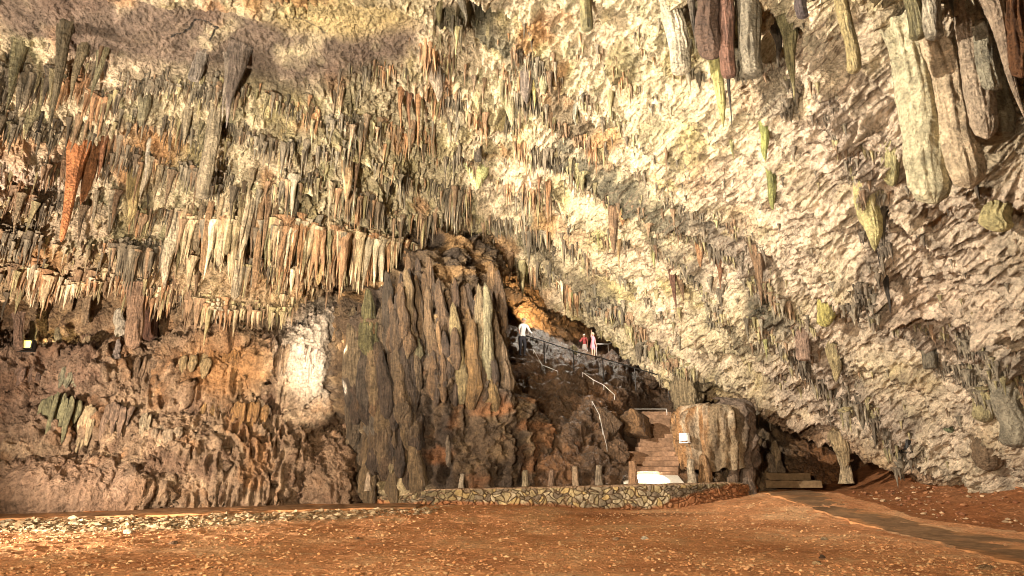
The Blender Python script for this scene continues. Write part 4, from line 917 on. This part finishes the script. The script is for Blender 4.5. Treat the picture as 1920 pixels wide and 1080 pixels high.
# fluted broken block
def fluted_block(name, px0, px1, pt, pb, D, colour_fn, label, cat, seed, na=150, nz=90):
    th = np.linspace(0, 2 * np.pi, na, endpoint=False); rows = []
    cx = (px0 + px1) / 2; top = at(cx, pt, D); bot = at(cx, pb, D); hw = (px1 - px0) / 2 / F * D
    hs = list(np.linspace(0, 1, nz)) ; R_ = []
    for h in hs: R_.append((float(np.interp(h, [0, .15, .4, .8, .92, .97, 1], [.88, .95, 1.0, .98, .96, .90, .76])), h))
    V = []
    for s, h in R_:
        c_, s_ = np.cos(th), np.sin(th); e = 2.2
        x = hw * s * np.sign(s_) * np.abs(s_) ** (2 / e); y = -hw * .8 * s * np.sign(c_) * np.abs(c_) ** (2 / e)
        tilt = .14 * x
        V.append(np.stack([x, y, (bot[2] + (top[2] - bot[2]) * h - bot[2]) + tilt * h], -1))
    for s in (.8, .5, .25, .05): V.append(np.stack([V[nz - 1][:, 0] * s, V[nz - 1][:, 1] * s, V[nz - 1][:, 2] + .12 * (1 - s)], -1))
    V = np.array(V); sh = V.shape[:2]; W = V.reshape(-1, 3)
    ca = np.stack([np.cos(th) * 2.6, np.sin(th) * 2.6], -1)[None].repeat(sh[0], 0)
    qq = np.concatenate([ca, (V[..., 2:] * .25)], -1).reshape(-1, 3)
    fl = .17 * ridged(qq * .9, seed, 2) + .09 * ridged(qq * 2.4, seed + 3, 2) + .06 * fbm(W * 2, seed + 5, 3)
    n_ = np.stack([V[..., 0], V[..., 1], 0 * V[..., 0]], -1); n_ /= np.linalg.norm(n_, axis=-1, keepdims=True) + 1e-6
    V = V + n_ * fl.reshape(sh)[..., None] * 1.5
    hz = np.linspace(0, 1, nz)[:, None] if False else np.concatenate([np.linspace(0, 1, nz), np.ones(4)])[:, None]
    V[..., 2] += (1 - hz) ** 2 * (.15 * ridged(np.stack([np.cos(th) * 2.2, np.sin(th) * 2.2, 0 * th], -1), seed + 8, 2))[None] + hz ** 3 * .18 * fbm(np.stack([np.cos(th), np.sin(th), 0 * th], -1) * 1.5, seed + 9, 3)[None]
    T_ = gridq(*sh, wrap=True)
    o = link(name, raw_mesh(name, V, T_, colour_fn(th, V, qq, sh).reshape(-1, 3)), M_ROCK); o.location = (top[0], D, bot[2]); return tag(o, label, cat)
def blockc(th, V, qq, sh):
    c = np.empty(sh + (3,)); c[:] = (.32, .23, .135); s = np.sin(th)[None] + 0 * V[..., 0]; n = fbm(qq * 1.3, 5, 3).reshape(sh)
    c = mix(c, (.36, .18, .07), sm(-s + n, .15, .6) * .8); c = mix(c, (.56, .47, .34), sm(n, .1, .5) * .7); c = mix(c, (.18, .13, .10), sm(s, .35, .55) * .9)
    c = mix(c, (.12, .085, .055), sm(-n, .2, .5) * .7); return c
fluted_block('flowstone_block', 1278, 1388, 762, 886, 22.9, blockc, 'big fluted flowstone block, tan and orange with a grey right side, right of the stairs', 'flowstone block', 61)
M2 = rec_pt
for args in [('mite', 1326, 905, 1318, 850, 24, (.36, .21, .10), 'orange-brown stalagmite in front of the fluted block', 21.8), ('knobby', 1400, 905, 1406, 828, 26, (.24, .17, .12), 'dark fluted stalagmite right of the fluted block', 22.4),
             ('knobby', 1375, 905, 1376, 850, 22, (.22, .15, .1), 'dark stump between the fluted block and the dark fluted stalagmite', 22.2), ('mite', 1456, 894, 1453, 826, 20, (.42, .30, .18), 'pale pointed stalagmite, tallest behind the two low steps', 25.2),
             ('mite', 1442, 894, 1444, 848, 22, (.30, .22, .15), 'broad grey stalagmite, left one behind the two low steps', 25.0), ('knobby', 1466, 894, 1464, 862, 16, (.28, .2, .13), 'short stalagmite, right one behind the two low steps', 25.0),
             ('mite', 1424, 890, 1424, 862, 12, (.22, .15, .1), 'small dark stalagmite left of the low steps', 24.5), ('mite', 1584, 880, 1572, 822, 18, (.44, .33, .2), 'pale stalagmite rising to meet the slab over the red dirt', 23.5)]:
    stand(T, args[0], *args[1:8], args[8], sink=.5)
stand(T, 'mite', 692, 905, 690, 885, 10, (.4, .3, .2), 'pale little stalagmite left of the stone stub on the wall', 20.6)
# ------------------------------------------------------------------ draperies and columns on the left wall
def wall_drape(x0, y0, x1, y1, wpx, c, label, kind='drape', cat='flowstone drapery', flat=.5, out=.12):
    D = float(min(wall_pt(x0, y0)[1], wall_pt(x1, y1)[1])) - out
    return hang('flowstone_drapery' if cat != 'column' else 'stone_column', kind, x0, y0, x1, y1, wpx, c, label, cat=cat, root=(0, D, 0), flat=flat, bend=.3, lift=.05)
def wall_bundle(x0, x1, y0, ylo, yhi, n, c, label, out=.02):
    D = min(float(wall_pt((x0 + x1) / 2 + k, y)[1]) for k in (-8, 8) for y in (y0 + 12, (y0 + yhi) / 2)) + .24 - out
    return bundle('flowstone_drapery', x0, x1, y0, ylo, yhi, D, n, c, label)
wall_bundle(84, 150, 742, 815, 878, 13, (.25, .23, .125), 'wide olive-green fluted drapery on the left wall', .15)
wall_bundle(126, 152, 765, 845, 878, 5, (.42, .25, .09), 'ochre-orange drapery between the olive and the pale one', .2)
wall_bundle(160, 186, 758, 850, 880, 5, (.50, .38, .22), 'pale cream drapery hanging in a hollow of the left wall', .2)
wall_bundle(120, 158, 690, 725, 745, 8, (.27, .25, .16), 'grey-green fringe of flowstone above the wide olive drapery')
wall_bundle(276, 290, 775, 815, 835, 3, (.42, .33, .21), 'thin pale drapery right of the cream one')
wall_bundle(412, 470, 655, 715, 760, 10, (.36, .185, .065), 'broad orange flowstone curtain under the big shelf')
wall_bundle(340, 400, 665, 700, 745, 9, (.36, .26, .13), 'tan flowstone curtain left of the broad orange one')
wall_bundle(470, 545, 645, 690, 745, 16, (.27, .175, .10), 'brown fluted curtain under the dark ledge')
wall_bundle(545, 600, 650, 690, 730, 11, (.46, .35, .27), 'pinkish white fluted drapery beside the overlit wall')
wall_bundle(220, 335, 672, 715, 760, 24, (.25, .165, .10), 'wide brown fluted curtain in the middle of the left wall')
wall_bundle(190, 255, 760, 790, 835, 12, (.27, .18, .12), 'grey-brown fringe right of the pale cream drapery')
wall_bundle(378, 425, 748, 785, 815, 8, (.36, .22, .09), 'small ochre drapery low on the left wall')
wall_bundle(436, 500, 755, 795, 840, 12, (.34, .19, .075), 'orange drapery low on the wall near the shadow')
wall_bundle(290, 345, 800, 830, 860, 8, (.38, .28, .18), 'small cream drapery low on the left wall')
wall_bundle(30, 75, 690, 730, 770, 9, (.22, .14, .10), 'dark purplish drapery at the far left of the wall')
wall_drape(258, 535, 250, 655, 26, (.38, .24, .15), 'smooth pinkish column joining the ceiling and the ledge', kind='column', cat='column', flat=.9, out=.9)
wall_drape(283, 535, 279, 640, 24, (.16, .08, .05), 'dark red-brown column right of the smooth pinkish one', kind='column', cat='column', flat=.9, out=.4)
wall_drape(165, 540, 160, 610, 12, (.36, .25, .15), 'thin brown column in the left niche', kind='column', cat='column', flat=.9, out=.4)
wall_drape(34, 590, 36, 660, 14, (.24, .15, .1), 'thin dark column at the far left niche', kind='column', cat='column', flat=.9, out=.4)
wall_drape(130, 545, 122, 585, 22, (.42, .28, .16), 'tan stub hanging over the left niche', kind='broken', cat='stalactite')
for x0, y0, x1, y1, wd_, c, lb in [(226, 645, 229, 578, 26, (.58, .50, .38), 'knobbly white stalagmite left of the smooth pinkish column'), (166, 660, 168, 628, 22, (.38, .28, .17), 'small tan stalagmite on the ledge right of the yellow lamp'),
                                   (222, 660, 222, 635, 12, (.3, .24, .2), 'little pointed grey stalagmite on the ledge'), (112, 655, 111, 612, 14, (.32, .26, .15), 'olive stalagmite behind the yellow lamp'), (62, 655, 60, 600, 16, (.28, .23, .13), 'olive stalagmite left of the yellow lamp')]:
    stand('stalagmite', 'knobby', x0, y0, x1, y1, wd_, c, lb, wall_pt, dD=.1)
# ------------------------------------------------------------------ lamps that show
M_GLOW = plain('lamp_glass', (.9, .8, .3), .3, 0, 1.3, (1, .80, .16))
M_COOL = plain('lamp_glass_white', (.9, .88, .8), .3, 0, 5, (1, .93, .8))
def floodlight(p, aim, size, body, glass, label, wattage=0, beam=90, lcol=(1, .85, .6)):
    r = empty('floodlight', p, label, 'floodlight'); r.rotation_euler = (0, 0, math.atan2(aim[1], aim[0]) - math.pi / 2)
    h = link('housing', slab_mesh('housing', size, size * .45, size * .75, 3, chip=0), body, r); h.location = (0, 0, size * .55)
    gl = link('lens', slab_mesh('lens', size * .82, .02, size * .56, 4, chip=0), glass, r); gl.location = (0, size * .235, size * .55)
    for s in (-1, 1):
        b_ = link('bracket', slab_mesh('bracket', .025, size * .3, size * .75, 5, chip=0), body, r); b_.location = (s * size * .57, 0, size * .34)
    f_ = link('foot', slab_mesh('foot', size * 1.25, size * .4, .035, 6, chip=0), body, r); f_.location = (0, 0, 0)
    if wattage:
        a_ = Vector(aim).normalized(); spot(tuple(Vector(p) + Vector((0, 0, size * .55)) + a_ * (size * .35)), tuple(Vector(p) + a_ * 10), wattage, beam, lcol, .08)
    return r
qn = wall_pt(88, 652); pl_ = np.array([qn[0], qn[1] - .75, at(88, 659, qn[1] - .75)[2]])
floodlight(tuple(pl_), (0, -1, .2), .40, M_METAL, M_GLOW, 'small yellow lamp glowing on the ledge of the left wall')
point(tuple(pl_ + np.array([0, .9, .5])), 60, (1, .8, .4), .1)
floodlight(tuple(at(1284, 830, 21.9)), (-.9, -.5, 0), .36, M_WHITE, plain('lamp_glass_off', (.7, .7, .66), .2), 'white floodlight with its cable beside the fluted block')
qs = ceil_pt(1714, 815); floodlight(tuple(qs + np.array([-.1, -.35, -.05])), (-1, -.2, .3), .42, M_METAL, plain('dark_lens', (.05, .05, .05), .1), 'black floodlight on a bracket low on the pale slab')
# the lamps behind the rocks: they light the overlit wall, the orange back wall and the rims of the heap
for y_ in (650, 730): spot(tuple(at(652, y_, 20.5)), tuple(at(575, y_, 21.5)), 430, 84, (1, .90, .72), .05, .5)
pk = at(1000, 585, 29.2); spot(tuple(pk), tuple(at(1040, 548, 40)), 2600, 62, (1, .80, .5), .08, .5)
spot(tuple(at(1085, 500, 33)), tuple(at(1080, 730, 28)), 1500, 66, (1, .9, .74), .05, .4)
spot(tuple(at(860, 470, 33.5)), tuple(at(960, 600, 33)), 900, 100, (1, .82, .55), .08, .5)

spot(tuple(at(1015, 600, 25.0)), tuple(at(979, 636, 26.2)), 60, 80, (1, .9, .75), .05, .4)  # added lamp, unseen, to brighten the helmeted visitor
spot(tuple(at(1165, 640, 30.0)), tuple(at(1105, 652, 31.8)), 260, 55, (1, .92, .8), .05, .4)  # unseen fill put in for the two visitors on the terrace
# ------------------------------------------------------------------ handrails, and thin tubes added as glints on the rock
def tube(name, pts, r, mat, parent=None):
    cu = bpy.data.curves.new(name, 'CURVE'); cu.dimensions = '3D'; cu.bevel_depth = r; cu.bevel_resolution = 2
    s = cu.splines.new('POLY'); s.points.add(len(pts) - 1)
    for p_, q_ in zip(s.points, pts): p_.co = (*[float(x) for x in q_], 1)
    t_ = bpy.data.objects.new('t', cu); COL.objects.link(t_); dg = bpy.context.evaluated_depsgraph_get()
    me = bpy.data.meshes.new_from_object(t_.evaluated_get(dg)); bpy.data.objects.remove(t_); bpy.data.curves.remove(cu); me.name = name; me.materials.clear()
    return link(name, me, mat, parent)
def railing(pix, Ds, hpx, mat, label, r=.028):
    P_ = [at(x, y, D) for (x, y), D in zip(pix, Ds)]; o = P_[0]
    e_ = empty('handrail', o, label, 'handrail')
    tube('rail', [p - o for p in P_], r, mat, e_)
    for p, D in zip(P_, Ds): tube('baluster', [p - o, p - o - np.array([0, 0, hpx / F * D])], r * .8, mat, e_)
    return e_
railing([(982, 628), (1020, 640), (1075, 658), (1130, 672), (1190, 690), (1252, 708)], [26.2, 26.2, 26.4, 26.5, 26.6, 26.8], 42, M_METAL, 'dark steel handrail slanting down from the helmeted visitor')
railing([(1118, 645), (1140, 645), (1160, 637), (1178, 632)], [32.4, 32.4, 32.6, 33], 26, M_RAIL, 'pale handrail on the upper terrace right of the visitor in pink')
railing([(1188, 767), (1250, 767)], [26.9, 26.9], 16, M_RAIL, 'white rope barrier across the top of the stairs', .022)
railing([(1130, 690), (1165, 682), (1180, 676)], [30.5, 30.5, 30.7], 20, M_RAIL, 'pale handrail below the visitors on the upper terrace')

railing([(1092, 698), (1112, 712), (1132, 722), (1152, 740)], [25.6, 25.6, 25.5, 25.4], 9, M_RAIL, 'pale strand added as a glint along the lower edge of the upper path', .013)  # neither rope nor handrail: thin tube standing in for a rim-light glint
railing([(1000, 655), (1016, 684), (1046, 696)], [25.9, 25.8, 25.7], 8, M_RAIL, 'short pale strand added as a glint below the helmeted visitor', .012)  # added tube drawing a white highlight on the rock edge
railing([(1110, 752), (1124, 778), (1130, 806), (1138, 838)], [23.6, 23.3, 22.9, 22.5], 8, M_RAIL, 'pale strand added as a glint down the rocks left of the stairs', .012)  # another added tube in place of light catching the wet rocks

# ------------------------------------------------------------------ visitors
SKIN = plain('skin', (.52, .30, .21), .6); DARKC = plain('dark_cloth', (.03, .03, .04), .9); WHITEC = plain('white_cloth', (.78, .76, .74), .9); PINKC = plain('pink_cloth', (.72, .28, .33), .9); REDC = plain('red_cloth', (.5, .10, .10), .9); HELM = plain('helmet_shell', (.82, .78, .68), .35); HAIR = plain('hair', (.05, .03, .02), .8); SHOE = plain('shoe', (.06, .05, .05), .7)
def person(p, H_, face, arms, mats, label, knee=(0.05, 0.0), lean=.05, skirt=None):
    """p feet, H_ height, face = yaw; arms: (elbow, hand) offsets from each shoulder, in body axes x right, y ahead, z up, unit = height"""
    hip, sh_, neck, head = .52, .81, .855, .93
    Vt = {'pelvis': (0, 0, hip, .075), 'waist': (0, lean * .3, .62, .068), 'chest': (0, lean * .7, .74, .085), 'neck0': (0, lean, sh_ + .01, .05), 'neck': (0, lean * 1.1, neck, .032), 'jaw': (0, lean * 1.3 + .012, .885, .042), 'crown': (0, lean * 1.3, .945, .052), 'top': (0, lean * 1.3, .975, .036)}
    Ed = [('pelvis', 'waist'), ('waist', 'chest'), ('chest', 'neck0'), ('neck0', 'neck'), ('neck', 'jaw'), ('jaw', 'crown'), ('crown', 'top')]
    for s, n in ((-1, 'l'), (1, 'r')):
        k = knee[0 if s < 0 else 1]; (ex, ey, ez), (hx, hy, hz) = arms[0 if s < 0 else 1]; S_ = (s * .108, lean, sh_ - .015)
        Vt.update({f'hip{n}': (s * .055, 0, hip - .045, .062), f'kn{n}': (s * .058, k, .285, .040), f'an{n}': (s * .06, k * .2, .05, .025), f'toe{n}': (s * .066, k * .2 + .095, .018, .022),
                   f'sh{n}': (*S_, .042), f'el{n}': (S_[0] + ex, S_[1] + ey, S_[2] + ez, .028), f'wr{n}': (S_[0] + hx, S_[1] + hy, S_[2] + hz, .019)})
        dv = Vector((hx - ex, hy - ey, hz - ez)).normalized(); w_ = Vector(Vt[f'wr{n}'][:3]); pm = w_ + dv * .03
        Vt[f'pa{n}'] = (*pm, .020)
        Ed += [('pelvis', f'hip{n}'), (f'hip{n}', f'kn{n}'), (f'kn{n}', f'an{n}'), (f'an{n}', f'toe{n}'), ('neck0', f'sh{n}'), (f'sh{n}', f'el{n}'), (f'el{n}', f'wr{n}'), (f'wr{n}', f'pa{n}')]
        sd = dv.cross(Vector((0, 0, 1)));  sd = sd.normalized() if sd.length > .1 else Vector((1, 0, 0))
        for q_ in range(4):
            a_ = pm + sd * (.012 * (q_ - 1.5)) + dv * .022; b_ = a_ + dv * (.026 + .006 * (1 - abs(q_ - 1.4))) + Vector((0, 0, -.006))
            Vt[f'f{n}{q_}a'] = (*a_, .0058); Vt[f'f{n}{q_}b'] = (*b_, .0045); Ed += [(f'pa{n}', f'f{n}{q_}a'), (f'f{n}{q_}a', f'f{n}{q_}b')]
        th_ = pm + sd * .026 + dv * .008; Vt[f't{n}'] = (*th_, .006); Ed.append((f'pa{n}', f't{n}'))
    ks = list(Vt); me = bpy.data.meshes.new('person'); me.from_pydata([Vector(Vt[k][:3]) * H_ for k in ks], [(ks.index(a_), ks.index(b_)) for a_, b_ in Ed], [])
    t_ = bpy.data.objects.new('t', me); COL.objects.link(t_); sk = t_.modifiers.new('s', 'SKIN'); t_.modifiers.new('d', 'SUBSURF').levels = 2
    for v_, k in zip(me.skin_vertices[0].data, ks): v_.radius = (Vt[k][3] * H_, Vt[k][3] * H_ * (.72 if k in ('chest', 'waist', 'pelvis') else 1)); v_.use_root = k == 'pelvis'
    dg = bpy.context.evaluated_depsgraph_get(); m2 = bpy.data.meshes.new_from_object(t_.evaluated_get(dg)); bpy.data.objects.remove(t_); m2.name = 'person'
    m2.materials.clear()
    for m_ in (SKIN, mats['top'], mats['legs'], SHOE): m2.materials.append(m_)
    for f_ in m2.polygons:
        c_ = f_.center / H_; f_.use_smooth = True
        arm = abs(c_.x) > .125 and c_.z < .80
        f_.material_index = 0 if c_.z > .845 or (arm and mats.get('sleeve', 0) < abs(c_.x) - .125) else (1 if c_.z > .53 or arm else (3 if c_.z < .045 else (2 if c_.z > mats.get('hem', 0) else 0)))
    # nose, eyes
    o = bpy.data.objects.new('person', m2); COL.objects.link(o); o.location = p; o.rotation_euler = (0, 0, face); tag(o, label, 'person')
    def blob(name, c_, s_, mat, cut=None, par=o):
        bm = bmesh.new(); bmesh.ops.create_uvsphere(bm, u_segments=20, v_segments=12, radius=1)
        if cut is not None: bmesh.ops.delete(bm, geom=[v_ for v_ in bm.verts if v_.co.z < cut], context='VERTS')
        for v_ in bm.verts: v_.co = Vector((v_.co.x * s_[0] + c_[0], v_.co.y * s_[1] + c_[1], v_.co.z * s_[2] + c_[2])) * H_
        mm = bpy.data.meshes.new(name); bm.to_mesh(mm); bm.free()
        for f_ in mm.polygons: f_.use_smooth = True
        return link(name, mm, mat, par)
    hy = lean * 1.3
    blob('nose', (0, hy + .056, .915), (.009, .016, .014), SKIN)
    for s in (-1, 1): blob('eye', (s * .02, hy + .045, .93), (.007, .006, .005), HAIR); blob('ear', (s * .052, hy, .922), (.006, .012, .018), SKIN)
    blob('mouth', (0, hy + .049, .893), (.016, .005, .004), REDC)
    if mats['head'] is HELM:
        h_ = blob('helmet', (0, hy, .945), (.064, .072, .062), HELM, -.15); blob('brim', (0, hy + .03, .938), (.05, .065, .006), HELM, None, h_)
    else: blob('hair' if mats['head'] is HAIR else 'cap', (0, hy - .008, .945), (.058, .062, .052), mats['head'], -.35)
    if skirt:
        bm = bmesh.new(); rings = []
        for k in range(7):
            f_ = k / 6; r_ = .085 + .05 * f_; z = .56 - skirt * f_
            rings.append([bm.verts.new(Vector((math.cos(a_) * (r_ + .006 * math.sin(a_ * 7) * f_), math.sin(a_) * r_ * .75, z)) * H_) for a_ in np.linspace(0, 6.283, 28, endpoint=False)])
        for a_, b_ in zip(rings, rings[1:]):
            for k in range(28): bm.faces.new((a_[k], a_[(k + 1) % 28], b_[(k + 1) % 28], b_[k]))
        mm = bpy.data.meshes.new('skirt'); bm.to_mesh(mm); bm.free(); link('skirt', mm, mats['legs'], o)
    return o
down = ((-.04, .01, -.165), (-.05, .06, -.32)); rail = ((.06, .06, -.13), (.10, .17, -.22))
pA = at(979, 669, 26.2); person(pA, 1.72, math.pi + .45, [((-.05, .05, -.15), (-.02, .18, -.2)), rail], dict(top=WHITEC, legs=DARKC, head=HELM, sleeve=.05), 'person in a pale helmet, white shirt and dark trousers holding the dark handrail', (.06, .02), .09)
pB = at(1097, 670, 32); person(pB, 1.28, math.pi - .5, [down, ((.05, .05, -.12), (.02, .19, -.12))], dict(top=REDC, legs=WHITEC, head=plain('white_cap', (.8, .78, .75), .8), sleeve=.02), 'person in a white cap, red top and white skirt on the upper terrace', (.03, .03), .03, skirt=.3)
pC = at(1112, 670, 31.6); person(pC, 1.36, math.pi + .9, [down, ((.07, .04, .05), (.09, .06, .19))], dict(top=PINKC, legs=PINKC, head=plain('pale_hair', (.62, .52, .36), .8), sleeve=.0, hem=.30), 'person in a pink dress with one arm raised on the upper terrace', (.05, .0), .02, skirt=.2)
boulder('boulder', at(1105, 684, 32.4), (1.5, 1.0, .38), 21.3, (.26, .15, .07), 'flat orange-brown rock the visitors in pink and white stand on')
boulder('boulder', at(975, 690, 27.5), (1.0, .8, .7), 25.1, (.14, .085, .05), 'dark rock under the feet of the helmeted visitor')
boulder('boulder', at(1072, 662, 31), (.42, .4, .36), 28.4, (.5, .42, .25), 'pale yellow rock left of the visitor in the red top')

# ------------------------------------------------------------------ gravel: loose stones on the soil
def gravel(n, label, xy, smin, smax, cols, name='gravel'):
    b_ = np.array([[1, 0, 0], [-1, 0, 0], [0, 1, 0], [0, -1, 0], [0, 0, 1], [0, 0, -1], [.6, .6, .5], [-.6, .6, .5], [.6, -.6, .5], [-.6, -.6, .5]], float)
    fc = np.array([[4, 6, 7], [4, 7, 9], [4, 9, 8], [4, 8, 6], [0, 2, 6], [2, 7, 6], [2, 1, 7], [1, 9, 7], [1, 3, 9], [3, 8, 9], [3, 0, 8], [0, 6, 8], [5, 2, 0], [5, 1, 2], [5, 3, 1], [5, 0, 3]])
    s = smin + (smax - smin) * rng.random(n) ** 3.5
    V = b_[None] * (1 + .28 * rng.normal(size=(n, 10, 3))) * s[:, None, None] * np.stack([rng.uniform(.7, 1.3, n), rng.uniform(.7, 1.3, n), rng.uniform(.4, .8, n)], -1)[:, None]
    a_ = rng.uniform(0, 6.28, n); ca, sa = np.cos(a_)[:, None], np.sin(a_)[:, None]
    X_ = V[..., 0] * ca - V[..., 1] * sa + xy[:, :1]; Y_ = V[..., 0] * sa + V[..., 1] * ca + xy[:, 1:]
    Z_ = V[..., 2] + (ground_z(xy[:, 0], xy[:, 1]) + ground_rel(xy[:, 0], xy[:, 1]))[:, None] + .25 * s[:, None]
    Q = (fc[None] + (np.arange(n) * 10)[:, None, None]).reshape(-1, 3)
    c_ = np.repeat(np.array(cols)[rng.integers(0, len(cols), n)] * rng.uniform(.75, 1.25, (n, 1)), 10, 0)
    return tag(link(name, raw_mesh(name, np.stack([X_, Y_, Z_], -1).reshape(-1, 3), Q, c_, smooth=False), M_STONE), label, 'gravel', kind='stuff')
def scatter(n, fn):
    out = []
    while len(out) < n:
        y = 7 + 14 * random.random() ** 1.5; x = random.uniform(-1.0, 1.0) * y * .98 + .2
        if random.random() < fn(x, y): out.append((x, y))
    return np.array(out)
onpath = lambda x, y: x > np.interp(y, [6, 8.6, 10, 14, 22], [14, 8.6, 7.7, 7.9, 8.9]) - .1
walk = lambda x, y: (x < -2.5) and (y > np.interp(x, [-26, -16, -9, -5.2, -2.9], [13.4, 15.8, 17.2, 18.55, 19.1]))
wallb = lambda x, y: y > 19.8 and x > -3
gravel(22000, 'small orange and tan gravel strewn over the red soil', scatter(22000, lambda x, y: 0 if onpath(x, y) or walk(x, y) or wallb(x, y) else .3 + .7 * float(sm(np.array(perlin(np.array([[x / 2, y / 1.5, 0]]), 9)[0]), -.3, .4))),   .008, .038, [(.60, .32, .15), (.64, .36, .18), (.50, .24, .10), (.62, .40, .21), (.40, .185, .085)])
band = lambda x, y: 0 if walk(x, y) else (1 if abs(y - np.interp(x, [-19, -9, -5, -3], [14.9, 15.9, 17.6, 18.6])) < .9 + .5 * random.random() and x < -2.2 else 0)
gravel(2600, 'pale broken stones banked in front of the left walkway', scatter(2600, band), .02, .10, [(.40, .30, .18), (.36, .25, .14), (.46, .35, .22), (.28, .17, .085)])
def rf(x, y): return 1 if x > np.interp(y, [6.5, 11, 17, 23, 40], [30, 12.6, 10.7, 11.5, 11.6]) + .3 else 0
gravel(1800, 'dull stones scattered over the dark red dirt on the right', np.array([(x, y) for x, y in ((random.uniform(11, 19), random.uniform(9, 22)) for _ in range(9000)) if rf(x, y)][:1800]), .015, .09, [(.36, .17, .08), (.5, .34, .2), (.24, .1, .05)])
stones = [(1545, 883 + 130, .07, (.6, .45, .27), 'rounded tan stone on the soil left of the path'), (1209, 1015, .085, (.70, .60, .45), 'pale roundish stone lying alone on the soil right of the centre'), (1155, 1014, .075, (.55, .35, .2), 'tan stone left of the pale roundish one'),
          (1850, 1074, .13, (.6, .36, .18), 'orange-tan stone at the bottom right corner'), (1543, 1048, .06, (.14, .08, .05), 'dark stone on the gravel at lower right'), (240, 960 + 40, .09, (.66, .54, .36), 'cream stone in the gravel at the left'), (326, 1022, .08, (.3, .17, .09), 'brown stone on the soil at lower left'),
          (1532, 1062, .075, (.62, .42, .22), 'light tan stone at lower right below the dark one'), (1425, 922, .10, (.6, .5, .4), 'pale stone beside the head of the path'), (670, 1012, .05, (.2, .11, .06), 'dark stone left of the centre on the soil')]
for k, (x, y, s, c, lb) in enumerate(stones):
    q = ground_hit(x, y); boulder('stone', (q[0], q[1], q[2] + s * .35), (s * 1.2, s, s * .7), 31 + k * 1.3, c, lb, cat='stone', res=3)
